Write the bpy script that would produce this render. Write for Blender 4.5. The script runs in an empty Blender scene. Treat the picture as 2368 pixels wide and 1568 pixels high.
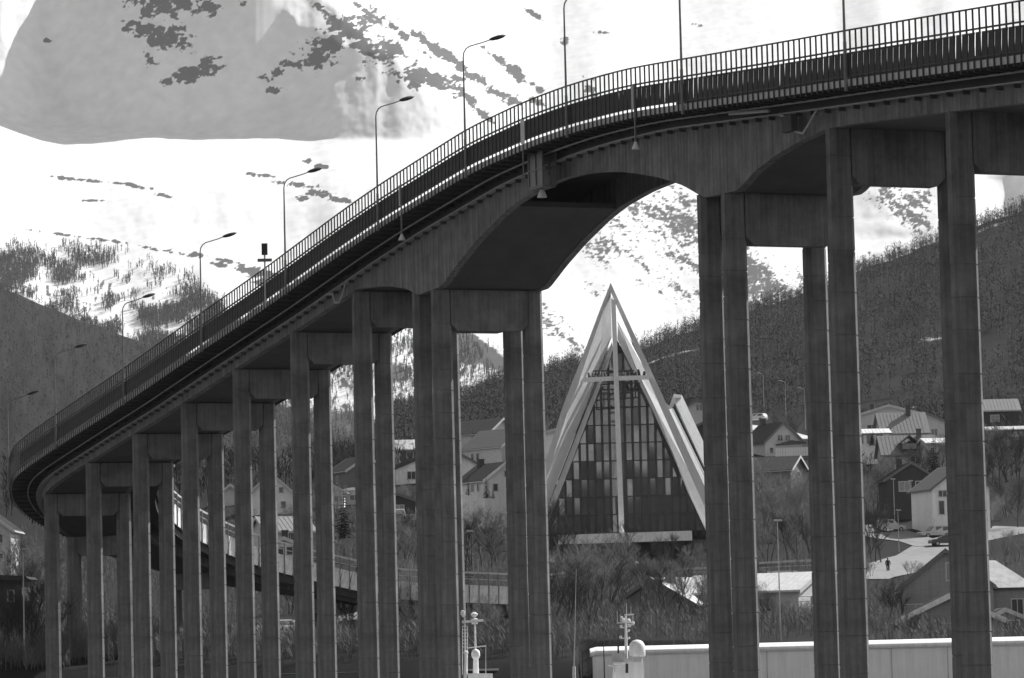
import bpy, math, random
import numpy as np
random.seed(7); RNG = np.random.default_rng(7)
SC = bpy.context.scene; COL = SC.collection

# ---------------------------------------------------------------- camera
FPX = 8400.0; W2, H2 = 1183.5, 784.0
PITCH = math.atan(700/8400); ROLL = math.radians(1.4)
CAM = np.array([0, 0, 5.0])
Fv = np.array([0, math.cos(PITCH), math.sin(PITCH)]); Uv = np.array([0, -math.sin(PITCH), math.cos(PITCH)])
XR = np.array([1., 0, 0])*math.cos(ROLL) - Uv*math.sin(ROLL); UR = Uv*math.cos(ROLL) + np.array([1., 0, 0])*math.sin(ROLL)
cam = bpy.data.cameras.new('camera'); cam.sensor_width = 36; cam.lens = 36*FPX/2367; cam.clip_start = 1; cam.clip_end = 30000
camo = bpy.data.objects.new('camera', cam); COL.objects.link(camo)
from mathutils import Matrix, Vector
camo.matrix_world = Matrix(((XR[0], UR[0], -Fv[0], CAM[0]), (XR[1], UR[1], -Fv[1], CAM[1]), (XR[2], UR[2], -Fv[2], CAM[2]), (0, 0, 0, 1)))
SC.camera = camo

# ---------------------------------------------------------------- sky and sun (black and white photograph: neutral light)
SUN_EL, SUN_AZ = math.radians(41), math.radians(52)
world = bpy.data.worlds.new('World'); SC.world = world; world.use_nodes = True
nt = world.node_tree; nt.nodes.clear()
sky = nt.nodes.new('ShaderNodeTexSky'); sky.sky_type = 'NISHITA'; sky.sun_disc = False
sky.sun_elevation = SUN_EL; sky.sun_rotation = SUN_AZ
bw = nt.nodes.new('ShaderNodeRGBToBW'); bg = nt.nodes.new('ShaderNodeBackground'); wo = nt.nodes.new('ShaderNodeOutputWorld')
bg.inputs['Strength'].default_value = 0.115
nt.links.new(sky.outputs[0], bw.inputs[0]); nt.links.new(bw.outputs[0], bg.inputs[0]); nt.links.new(bg.outputs[0], wo.inputs[0])
sl = bpy.data.lights.new('sun', 'SUN'); sl.energy = 4.6; sl.angle = math.radians(0.5); sl.color = (1, 1, 1)
so = bpy.data.objects.new('sun', sl); COL.objects.link(so)
SDIR = np.array([math.cos(SUN_EL)*math.sin(SUN_AZ), math.cos(SUN_EL)*math.cos(SUN_AZ), math.sin(SUN_EL)])
so.rotation_euler = Vector(SDIR).to_track_quat('Z', 'Y').to_euler(); so.location = (60, 60, 200)
vs = SC.view_settings; vs.view_transform = 'Standard'; vs.look = 'None'; vs.gamma = 1; vs.use_curve_mapping = False
vs.exposure = 0.55
SC.render.engine = 'CYCLES'; SC.cycles.max_bounces = 6; SC.cycles.volume_bounces = 0

# ---------------------------------------------------------------- helpers
def ray(u, v): return Fv + XR*(u-W2)/FPX + UR*(H2-v)/FPX
def at(u, v, Y): r = ray(u, v); return CAM + r*(Y/r[1])
def ray_np(u, v):
    u = np.asarray(u, float); v = np.asarray(v, float)
    return Fv + XR*((u-W2)/FPX)[..., None] + UR*((H2-v)/FPX)[..., None]
def proj(p):
    q = np.asarray(p, float)-CAM; d = q@Fv; return W2+FPX*(q@XR)/d, H2-FPX*(q@UR)/d

def node(nt, t, **k):
    n = nt.nodes.new(t)
    for a, b in k.items(): setattr(n, a, b)
    return n
def mat(name, col, rough=.8, noise=.25, scale=2., metal=0., streak=0., bump=0., lo=None, stretch=None, spec=.3, detail=6):
    m = bpy.data.materials.new(name); m.use_nodes = True; t = m.node_tree; b = t.nodes['Principled BSDF']
    b.inputs['Roughness'].default_value = rough; b.inputs['Metallic'].default_value = metal
    b.inputs['Specular IOR Level'].default_value = spec
    tc = node(t, 'ShaderNodeTexCoord'); mp = node(t, 'ShaderNodeMapping'); t.links.new(tc.outputs['Object'], mp.inputs[0])
    if stretch: mp.inputs['Scale'].default_value = stretch
    n1 = node(t, 'ShaderNodeTexNoise'); n1.inputs['Scale'].default_value = scale; n1.inputs['Detail'].default_value = detail; n1.inputs['Roughness'].default_value = .65
    t.links.new(mp.outputs[0], n1.inputs['Vector'])
    mr = node(t, 'ShaderNodeMapRange'); mr.inputs[1].default_value = .3; mr.inputs[2].default_value = .7
    mr.inputs[3].default_value = col*(1-noise) if lo is None else lo; mr.inputs[4].default_value = col*(1+noise)
    t.links.new(n1.outputs['Fac'], mr.inputs[0]); out = mr.outputs[0]
    if streak:
        mp2 = node(t, 'ShaderNodeMapping'); mp2.inputs['Scale'].default_value = (3.2, 3.2, .12); t.links.new(tc.outputs['Object'], mp2.inputs[0])
        n2 = node(t, 'ShaderNodeTexNoise'); n2.inputs['Scale'].default_value = 1.4; n2.inputs['Detail'].default_value = 5; n2.inputs['Roughness'].default_value = .7
        t.links.new(mp2.outputs[0], n2.inputs['Vector'])
        m2 = node(t, 'ShaderNodeMapRange'); m2.inputs[1].default_value = .35; m2.inputs[2].default_value = .65; m2.inputs[3].default_value = 1-streak; m2.inputs[4].default_value = 1.12
        t.links.new(n2.outputs['Fac'], m2.inputs[0])
        mu = node(t, 'ShaderNodeMath', operation='MULTIPLY'); t.links.new(out, mu.inputs[0]); t.links.new(m2.outputs[0], mu.inputs[1]); out = mu.outputs[0]
    t.links.new(out, b.inputs['Base Color'])
    if bump:
        bp = node(t, 'ShaderNodeBump'); bp.inputs['Strength'].default_value = bump; bp.inputs['Distance'].default_value = .05
        t.links.new(n1.outputs['Fac'], bp.inputs['Height']); t.links.new(bp.outputs[0], b.inputs['Normal'])
    return m

M = dict(
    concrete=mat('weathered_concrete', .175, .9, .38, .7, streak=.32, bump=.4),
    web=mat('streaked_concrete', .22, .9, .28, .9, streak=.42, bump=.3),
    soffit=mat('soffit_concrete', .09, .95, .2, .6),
    deckslab=mat('shade_darkened_deck_concrete', .03, .95, .2, .8),  # deck concrete darkened: the shade under the cantilever is in its colour
    lip=mat('edge_ledge_concrete', .5, .8, .2, 2.),
    steel=mat('dark_railing_steel', .035, .6, .3, 3.), panel=mat('dark_panel', .045, .7, .45, 1.6),
    galv=mat('galvanised_steel', .16, .5, .2, 3., metal=.3), galvlight=mat('light_galvanised_steel', .42, .5, .2, 3., metal=.2),
    asphalt=mat('asphalt', .06, .9, .3, 3.), cpanel=mat('light_concrete_panel', .8, .85, .25, 1.5, streak=.2),
    white=mat('white_paint', .8, .6, .08, 2., streak=.08), hallwall=mat('white_hall_sheet', .9, .5, .05, .6, streak=.04), cladding=mat('pale_cladding', .6, .55, .08, .8, streak=.1),
    claddark=mat('grey_cladding', .52, .55, .1, .8), lightgrey=mat('light_grey_paint', .55, .7, .12, 2.),
    grey=mat('grey_timber', .27, .8, .15, 2., stretch=(.4, .4, 9), streak=.1), midgrey=mat('mid_grey_timber', .16, .8, .15, 2., stretch=(.4, .4, 9)),
    dark=mat('dark_timber', .05, .8, .25, 2., stretch=(3, 3, .5)), darkroof=mat('dark_roof_tile', .055, .85, .3, 3.),
    greyroof=mat('grey_roof_sheet', .20, .7, .2, 3.), lightroof=mat('pale_roof_sheet', .5, .6, .25, 1.5), whiteroof=mat('white_corrugated_sheet', .66, .6, .15, 2.),
    brick=mat('chimney_brick', .07, .9, .3, 6.), trim=mat('white_trim', .55, .7, .08, 4.), curtain=mat('curtained_glass', .3, .3, .3, 4.),
    bark=mat('tree_bark', .07, .9, .3, 6.), twig=mat('tree_twigs', .24, .9, .35, .6), twigdark=mat('dark_twigs', .05, .9, .35, .6), needle=mat('conifer_needles', .028, .9, .4, 2.),
    bushm=mat('bush_twigs', .17, .9, .35, .8), skin=mat('skin', .35, .6, .05, 4.), cloth=mat('dark_clothing', .02, .9, .2, 6.), helmet=mat('helmet_shell', .3, .4, .1, 4.),
    rubber=mat('rubber', .03, .8, .2, 6.), carlight=mat('silver_car_paint', .42, .3, .05, 4., metal=.4, spec=.6), carwhite=mat('white_car_paint', .6, .3, .05, 4., spec=.6), cardark=mat('dark_car_paint', .05, .3, .1, 4., spec=.6),
    quay=mat('quay_stone', .05, .9, .4, 1.), coping=mat('pale_coping', .55, .8, .15, 1.), lampwhite=mat('white_lamp_shade', .6, .4, .05, 4.),
    wire=mat('wire', .05, .6, .1, 4.), snowpatch=mat('snow', .8, .8, .1, 1.), void=mat('dark_interior', .012, .9, .2, 2.), gravel=mat('road_surface', .21, .95, .2, .7),
)
def glassmat(name, base, metal, rough):
    m = mat(name, base, rough, .3, .6, metal=metal, spec=.8); return m
M['glass'] = glassmat('dark_window_glass', .045, .0, .08)
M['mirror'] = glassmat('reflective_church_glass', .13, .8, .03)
M['mirrordark'] = glassmat('dull_shaded_church_glass', .06, .6, .1)

class MB:
    def __init__(s): s.v = []; s.f = []
    def add(s, vs, fs):
        b = len(s.v); s.v += [tuple(float(c) for c in p) for p in vs]; s.f += [tuple(b+i for i in f) for f in fs]
    def hexa(s, p):  # 4 front (ccw) + 4 back
        s.add(p, [(0, 1, 2, 3), (7, 6, 5, 4), (0, 4, 5, 1), (1, 5, 6, 2), (2, 6, 7, 3), (3, 7, 4, 0)])
    def box(s, x0, x1, y0, y1, z0, z1):
        s.hexa([(x0, y0, z0), (x1, y0, z0), (x1, y0, z1), (x0, y0, z1), (x0, y1, z0), (x1, y1, z0), (x1, y1, z1), (x0, y1, z1)])
    def prism(s, poly, y0, y1):  # poly in xz, ccw seen from -y
        n = len(poly); s.add([(x, y0, z) for x, z in poly]+[(x, y1, z) for x, z in poly],
              [tuple(range(n)), tuple(range(2*n-1, n-1, -1))]+[(i, i+n, (i+1) % n+n, (i+1) % n) for i in range(n)])
    def prismz(s, poly, z0, z1):  # poly in xy ccw
        n = len(poly); s.add([(x, y, z0) for x, y in poly]+[(x, y, z1) for x, y in poly],
              [tuple(range(n-1, -1, -1)), tuple(range(n, 2*n))]+[(i, (i+1) % n, (i+1) % n+n, i+n) for i in range(n)])
    def tube(s, p0, p1, r0, r1=None, n=5):
        r1 = r0 if r1 is None else r1
        p0 = np.array(p0, float); p1 = np.array(p1, float); d = p1-p0; L = np.linalg.norm(d)
        if L < 1e-6: return
        d /= L; a = np.cross(d, (0, 0, 1) if abs(d[2]) < .9 else (1, 0, 0)); a /= np.linalg.norm(a); b = np.cross(d, a)
        A = [(math.cos(2*math.pi*i/n), math.sin(2*math.pi*i/n)) for i in range(n)]
        vs = [p0+(a*c+b*q)*r0 for c, q in A]+[p1+(a*c+b*q)*r1 for c, q in A]
        s.add(vs, [(i, (i+1) % n, (i+1) % n+n, i+n) for i in range(n)]+[tuple(range(n-1, -1, -1)), tuple(range(n, 2*n))])
    def path(s, pts, r, n=6):
        for a, b in zip(pts[:-1], pts[1:]): s.tube(a, b, r, r, n)
    def lathe(s, prof, n=14, c=(0, 0, 0)):
        vs = []; m = len(prof)
        for r, z in prof:
            for i in range(n): a = 2*math.pi*i/n; vs.append((c[0]+r*math.cos(a), c[1]+r*math.sin(a), c[2]+z))
        fs = [(j*n+i, j*n+(i+1) % n, (j+1)*n+(i+1) % n, (j+1)*n+i) for j in range(m-1) for i in range(n)]
        fs += [tuple(range(n-1, -1, -1)), tuple(range((m-1)*n, m*n))]
        s.add(vs, fs)
    def mesh(s, name, m, smooth=False):
        me = bpy.data.meshes.new(name); me.from_pydata(s.v, [], s.f); me.materials.append(m); me.update()
        if smooth: me.shade_smooth()
        return me
    def build(s, name, m, parent=None, smooth=False, loc=None, label=None):
        return link(s.mesh(name, m, smooth), name, parent, loc, label)
def link(me, name, parent=None, loc=None, label=None):
    o = bpy.data.objects.new(name, me); COL.objects.link(o)
    if parent is not None: o.parent = parent
    if loc is not None: o.location = [float(c) for c in loc]
    if label: o['label'] = label
    return o
def tag(o, label=None, cat=None, group=None, kind=None):
    if label: o['label'] = label
    if cat: o['category'] = cat
    if group: o['group'] = group
    if kind: o['kind'] = kind
    return o
def empty(name, loc=(0, 0, 0), rz=0., label=None, cat=None, group=None):
    o = bpy.data.objects.new(name, None); COL.objects.link(o); o.location = [float(c) for c in loc]; o.rotation_euler = (0, 0, rz)
    return tag(o, label, cat, group)
def copy_tree(o, kids, parent=None):
    c = o.copy(); COL.objects.link(c); c.parent = parent
    for ch in kids.get(o, []): copy_tree(ch, kids, c)
    return c
def dup(root, loc=None, rz=None, label=None, scale=None):
    kids = {}
    for ob in COL.objects:
        if ob.parent: kids.setdefault(ob.parent, []).append(ob)
    c = copy_tree(root, kids)
    if loc is not None: c.location = [float(q) for q in loc]
    if rz is not None: c.rotation_euler = (0, 0, rz)
    if scale is not None: c.scale = (scale,)*3 if not hasattr(scale, '__len__') else scale
    if label: c['label'] = label
    return c
def grid_mesh(name, V, nu, nv, m, smooth=True, attrs=None):
    me = bpy.data.meshes.new(name); i = np.arange((nu-1)*(nv-1)); a = (i//(nu-1))*nu + i % (nu-1)
    F = np.stack([a, a+1, a+nu+1, a+nu], 1).astype(np.int32)
    me.vertices.add(len(V)); me.vertices.foreach_set('co', V.astype(np.float32).ravel())
    me.loops.add(F.size); me.loops.foreach_set('vertex_index', F.ravel())
    me.polygons.add(len(F)); me.polygons.foreach_set('loop_start', np.arange(0, F.size, 4, dtype=np.int32)); me.polygons.foreach_set('loop_total', np.full(len(F), 4, np.int32))
    me.update(calc_edges=True); me.validate()
    if smooth: me.shade_smooth()
    for k, arr in (attrs or {}).items():
        at_ = me.attributes.new(k, 'FLOAT', 'POINT'); at_.data.foreach_set('value', arr.astype(np.float32).ravel())
    me.materials.append(m); return me
def tri_mesh(name, V, F, m):
    me = bpy.data.meshes.new(name); F = F.astype(np.int32)
    me.vertices.add(len(V)); me.vertices.foreach_set('co', V.astype(np.float32).ravel())
    me.loops.add(F.size); me.loops.foreach_set('vertex_index', F.ravel())
    k = F.shape[1]; me.polygons.add(len(F)); me.polygons.foreach_set('loop_start', np.arange(0, F.size, k, dtype=np.int32)); me.polygons.foreach_set('loop_total', np.full(len(F), k, np.int32))
    me.update(calc_edges=True); me.materials.append(m); return me
# value noise
_T = RNG.random((256, 256))
def vnoise(x, y):
    xi = np.floor(x).astype(int); yi = np.floor(y).astype(int); fx = x-xi; fy = y-yi
    fx = fx*fx*(3-2*fx); fy = fy*fy*(3-2*fy)
    a = _T[yi & 255, xi & 255]; b = _T[yi & 255, (xi+1) & 255]; c = _T[(yi+1) & 255, xi & 255]; d = _T[(yi+1) & 255, (xi+1) & 255]
    return (a*(1-fx)+b*fx)*(1-fy)+(c*(1-fx)+d*fx)*fy
def fbm(x, y, o=5, g=.55):
    s = 0; w = 1; t = 0
    for k in range(o): s = s+w*vnoise(x*2**k+17.3*k, y*2**k+9.1*k); t += w; w *= g
    return s/t

# ---------------------------------------------------------------- ground
PR = at(1965, 1000, 152.); PL = at(120, 1300, 265.)
D2 = (PL-PR)[:2]; D2 = D2/np.hypot(*D2); N2 = np.array([D2[1], -D2[0]])
SKY_R = [(-900, 1120), (0, 1130), (500, 1095), (700, 1050), (820, 1005), (900, 930), (960, 925), (1060, 905), (1170, 862), (1240, 852), (1340, 824), (1480, 792), (1560, 762), (1640, 737), (1740, 702), (1870, 660), (1980, 615), (2160, 550), (2260, 512), (2367, 472), (2700, 380), (3300, 300)]
YCR = 1100.
SKY_R = [(a, b+14) for a, b in SKY_R]
GP = [  # control points: u, v of the ground, distance
    (2052, 1322, 420), (2165, 1246, 490), (2240, 1240, 495), (1420, 1312, 467), (1290, 1338, 400), (1620, 1318, 440), (2100, 1200, 520), (1780, 1062, 600), (1750, 972, 680),
    (2080, 1066, 590), (2310, 1010, 620), (1115, 1152, 480), (1075, 1112, 545), (940, 1112, 560), (935, 1192, 500), (800, 1135, 540), (775, 1168, 520), (660, 1195, 500), (650, 1255, 440), (2030, 1285, 445),
    (1145, 1062, 600), (1612, 1012, 600), (1820, 1325, 430), (660, 1475, 318), (720, 1440, 330), (30, 1350, 340), (1000, 1400, 330), (1350, 1380, 360), (2200, 1330, 400), (2340, 1200, 500), (540, 1180, 560), (1275, 1105, 560)]
_g = np.array([at(*g) for g in GP])
def ground(x, y):
    x = np.asarray(x, float); y = np.asarray(y, float)
    z = np.interp(y, [0, 266, 269, 276, 300, 345, 400, 467, 520, 600, 700, 800], [-3, -3, 2.2, 2.9, 4.0, 5.2, 10, 13.5, 20, 32, 42, 50])
    gz = np.interp(_g[:, 1], [0, 266, 269, 276, 300, 345, 400, 467, 520, 600, 700, 800], [-3, -3, 2.2, 2.9, 4.0, 5.2, 10, 13.5, 20, 32, 42, 50])
    num = 0; den = .35
    for k in range(len(_g)):
        w = np.exp(-((x-_g[k, 0])**2/16**2+(y-_g[k, 1])**2/30**2)/2); num = num+w*(_g[k, 2]-gz[k]); den = den+w
    z = z+num/den
    z = np.where((x > 4.6) & (y < 282.5), np.minimum(z, -1.), z)
    # hill
    u = W2+FPX*x/np.maximum(y, 1); vs_ = np.interp(u, [a for a, b in SKY_R], [b for a, b in SKY_R])
    vs_ = vs_ + 8*(fbm(u*.02, u*0+3.3, 4)-.5)*2
    zc = CAM[2]+(ray_np(u, vs_)[..., 2]/ray_np(u, vs_)[..., 1])*YCR
    t = np.clip((y-640)/(YCR-640), 0, 1); zh = z + (zc-np.interp(640, [600, 700], [32, 42]))*t*(1+.25*(1-t))
    hump = 6*(fbm(x*.02, y*.012, 4)-.5)*np.clip((y-640)/100, 0, 1)*(1-np.clip((y-960)/140, 0, 1))
    z = np.where(y > 640, np.where(y > 640, (36)+(zc-36)*(t**.9), z)*np.clip((y-640)/60, 0, 1)+z*(1-np.clip((y-640)/60, 0, 1)), z)+hump
    z = z - np.clip(y-YCR, 0, None)*.35
    return z
us = np.arange(-1000, 3400, 12.); ys = np.concatenate([[268.], np.arange(270, 640, 3.), np.arange(640, 1500, 8.)])
UU, YY = np.meshgrid(us, ys); XX = (UU-W2)/FPX*YY*1.0
ZZ = ground(XX, YY) + .25*(fbm(XX*.25, YY*.25, 4)-.5)
def terrain_mat(name, cols, thr=.5, nscale=.35, jag=.5, soft=.08):
    """two tone ground: attribute 'cover' 0..1 picks between dark and light"""
    m = bpy.data.materials.new(name); m.use_nodes = True; t = m.node_tree; b = t.nodes['Principled BSDF']; b.inputs['Roughness'].default_value = .9; b.inputs['Specular IOR Level'].default_value = .05
    a = node(t, 'ShaderNodeAttribute'); a.attribute_name = 'cover'
    g = node(t, 'ShaderNodeNewGeometry'); n = node(t, 'ShaderNodeTexNoise'); n.inputs['Scale'].default_value = nscale; n.inputs['Detail'].default_value = 8; n.inputs['Roughness'].default_value = .7
    t.links.new(g.outputs['Position'], n.inputs['Vector'])
    s = node(t, 'ShaderNodeMath', operation='SUBTRACT'); t.links.new(n.outputs['Fac'], s.inputs[0]); s.inputs[1].default_value = .5
    mu = node(t, 'ShaderNodeMath', operation='MULTIPLY_ADD'); t.links.new(s.outputs[0], mu.inputs[0]); mu.inputs[1].default_value = jag; t.links.new(a.outputs['Fac'], mu.inputs[2])
    mr = node(t, 'ShaderNodeMapRange'); mr.interpolation_type = 'SMOOTHSTEP'; mr.inputs[1].default_value = thr-soft; mr.inputs[2].default_value = thr+soft; mr.inputs[3].default_value = cols[0]; mr.inputs[4].default_value = cols[1]
    t.links.new(mu.outputs[0], mr.inputs[0])
    n2 = node(t, 'ShaderNodeTexNoise'); n2.inputs['Scale'].default_value = nscale*.4; n2.inputs['Detail'].default_value = 6; t.links.new(g.outputs['Position'], n2.inputs['Vector'])
    m2 = node(t, 'ShaderNodeMapRange'); m2.inputs[3].default_value = .8; m2.inputs[4].default_value = 1.15; t.links.new(n2.outputs['Fac'], m2.inputs[0])
    mm = node(t, 'ShaderNodeMath', operation='MULTIPLY'); t.links.new(mr.outputs[0], mm.inputs[0]); t.links.new(m2.outputs[0], mm.inputs[1]); t.links.new(mm.outputs[0], b.inputs['Base Color'])
    return m
# road and pale verge strips painted as ground cover
def seg_dist(px, py, pts):
    d = np.full(px.shape, 1e9)
    for (ax, ay), (bx, by) in zip(pts[:-1], pts[1:]):
        vx, vy = bx-ax, by-ay; t = np.clip(((px-ax)*vx+(py-ay)*vy)/(vx*vx+vy*vy), 0, 1); d = np.minimum(d, np.hypot(px-ax-t*vx, py-ay-t*vy))
    return d
cover = .18+.25*(fbm(XX*.08, YY*.05, 5)-.5)
patch = fbm(XX*.05+40, YY*.03+11, 5); cover = np.where(YY > 650, .1+1.5*np.clip(patch-.62, 0, 1)*1.6, cover+.5*np.clip(patch-.6, 0, 1))
gmesh = grid_mesh('ground', np.stack([XX, YY, ZZ], -1).reshape(-1, 3), len(us), len(ys), terrain_mat('grass_and_snow_patches', (.022, .7), .5, .5, .5), attrs={'cover': cover.ravel()})
tag(link(gmesh, 'ground'), kind='structure')
def gz(x, y): return float(ground(np.array([x]), np.array([y]))[0])
def gpt(u, Y):
    x = (u-W2)/FPX*Y; return np.array([x, Y, gz(x, Y)])
# sea and seabed shelf, shore wall
mb = MB(); mb.add([(-6000, -4000, 0), (6000, -4000, 0), (6000, 269, 0), (-6000, 269, 0)], [(0, 1, 2, 3)])
wm = mat('sea_water', .03, .15, .2, .3, spec=.5); tag(mb.build('water', wm), kind='structure')
def strip(name, uv, width, m, lift=.06, n=60):
    """a paved strip draped on the ground along plan points"""
    P = np.array(uv, float); s = np.linspace(0, len(P)-1, n); cx = np.interp(s, range(len(P)), P[:, 0]); cy = np.interp(s, range(len(P)), P[:, 1]); w = np.interp(s, range(len(P)), np.broadcast_to(width, len(P)))
    dx = np.gradient(cx); dy = np.gradient(cy); L = np.hypot(dx, dy); nx, ny = dy/L, -dx/L; k = 7
    V = []
    for j in range(k):
        o = (j/(k-1)-.5)*w; x = cx+nx*o; y = cy+ny*o; V.append(np.stack([x, y, ground(x, y)+lift], -1))
    V = np.stack(V, 0).transpose(1, 0, 2).reshape(-1, 3)
    return tag(link(grid_mesh(name, V, k, n, m), name), kind='structure')
def pl(u, v, Y): p = at(u, v, Y); return p[:2]
strip('road', [pl(1960, 1345, 398), pl(2030, 1325, 415), pl(2080, 1290, 436), pl(2130, 1262, 462), pl(2190, 1248, 482), pl(2260, 1240, 490), pl(2367, 1235, 500)], [9, 10, 9, 8, 8, 9, 9], M['gravel'], .10)
strip('side_road', [pl(2150, 1262, 478), pl(2120, 1240, 486), pl(2075, 1225, 492), pl(2030, 1215, 500), pl(1990, 1205, 510)], [4, 5, 7, 8, 8], M['gravel'], .14)
strip('upper_road', [pl(1700, 962, 690), pl(1760, 970, 680), pl(1820, 990, 665), pl(1860, 1010, 650)], [7, 7, 6, 6], mat('snowy_road', .5, .9, .3, .3), .15)
strip('lower_road', [pl(640, 1480, 300), pl(660, 1473, 316), pl(720, 1465, 330), pl(800, 1450, 340), pl(900, 1440, 350)], [6, 6, 6, 6, 6], M['gravel'], .12)

# ---------------------------------------------------------------- far mountain (real relief built by slope)
def poly_in(u, v, P):
    c = np.zeros(u.shape, bool); n = len(P)
    for i in range(n):
        (x1, y1), (x2, y2) = P[i], P[(i+1) % n]
        if y1 == y2: continue
        k = ((y1 > v) != (y2 > v)) & (u < (x2-x1)*(v-y1)/(y2-y1)+x1); c ^= k
    return c
def blur1(a, k, ax):
    if k < 1: return a
    ker = np.ones(2*k+1)/(2*k+1); pad = [(0, 0)]*a.ndim; pad[ax] = (k, k); b = np.pad(a, pad, mode='edge')
    return np.apply_along_axis(lambda r: np.convolve(r, ker, 'valid'), ax, b)
mu_ = np.arange(-420, 2800, 4.); mv = np.arange(1120, -330, -4.)
MU, MV = np.meshgrid(mu_, mv)
wob = (fbm(MU*.012, MV*.012, 4)-.5)*26
Ua, Va = MU+wob, MV+wob*.7
sl_ = np.full(MU.shape, .46)
sl_ = np.where(MV > 520, .40+.10*fbm(MU*.006, MV*.01, 4), sl_)
sl_ = np.where((MV < 520) & (MV > 300), .36+.12*np.clip((MV-400)/120, 0, 1)+.03*fbm(MU*.01, MV*.02, 3), sl_)
fan = poly_in(MU+wob*.2, MV+wob*.25, [(-500, 255), (60, 278), (85, 270), (120, 276), (150, 283), (200, 290), (300, 298), (400, 303), (480, 307), (560, 309), (760, 314), (900, 318), (1000, 318), (1110, 300), (1140, 275), (1000, 200), (880, 110), (700, -60), (640, -400), (-500, -400)])
sl_ = np.where(fan, .90+.30*(fbm(MU*.06, MV*.035, 4)-.5)*1.4, sl_)
left = poly_in(MU, MV, [(-500, 215), (0, 250), (60, 262), (120, 250), (112, -400), (-500, -400)])
sl_ = np.where(left, 1.62+.40*(fbm(MU*.03, MV*.03, 4)-.5)-.0024*np.clip(MV-120, 0, 200)+.0006*np.clip(120-MV, 0, 200), sl_)
wall = poly_in(MU+wob*.15, MV+wob*.2, [(112, -400), (108, 60), (112, 190), (120, 235), (150, 262), (210, 275), (330, 284), (400, 285), (470, 277), (540, 263), (640, 240), (700, 218), (760, 188), (815, 158), (865, 128), (800, 105), (755, 92), (735, 75), (690, 55), (655, 25), (630, -400)])
sl_ = np.where(wall, 1.78, sl_); sl_ = np.where(MV < -36, .42, sl_)
upr = (MU > 700) & ~fan
sl_ = np.where(upr & (MV < 300), .42+.10*fbm(MU*.01, MV*.02, 3), sl_)
sl_ = np.where((MU > 1950) & (MV < 200), .47, sl_)
sl_ = np.where((MU > 1980) & (MV > 400) & (MV < 640) & (fbm(MU*.008+5, MV*.012+9, 3) > .5), 1.15, sl_)
ridge = (fbm((MU*.6+MV)*.02, (MU-MV*1.6)*.004, 4)-.5)
sl_ = np.where((MU > 1150) & (MV > 300), sl_+.22*ridge, sl_)
sl_ = blur1(sl_, 1, 0); sl_ = blur1(sl_, 1, 1)
ER = ray_np(MU, MV); E_ = ER[..., 2]/ER[..., 1]; QX = ER[..., 0]/ER[..., 1]
dE = np.diff(E_, axis=0); lnY = np.concatenate([np.zeros((1, MU.shape[1])), np.cumsum(dE/(np.maximum(sl_[1:], .3)-E_[1:]), axis=0)])
_b = blur1(blur1(lnY, 14, 1), 14, 1); _w = np.clip((MU-880)/120, 0, 1); _c = blur1(lnY, 5, 1); lnY = _c*.85+lnY*.15; lnY = lnY*(1-_w)+_b*_w
YM = 2500*np.exp(lnY)*(1+.08*QX)*(1-.36*np.clip(MU-390, 0, 480)/FPX)
YM = YM*(1+.0013*(fbm(MU*.03, MV*.03, 4)-.5)*(1-wall))
VM = np.stack([QX*YM, YM, CAM[2]+E_*YM], -1)
# back side beyond the crest
last = VM[-1]; back = [last+np.array([0, 60*k, -4*k*k])*1. for k in range(1, 14)]; VM = np.concatenate([VM, np.array(back)], 0)
first = VM[0]; 
FN = .55*fbm(MU*.045, MV*.075, 4)+.45*fbm(MU*.14+7, MV*.19, 3)
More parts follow.
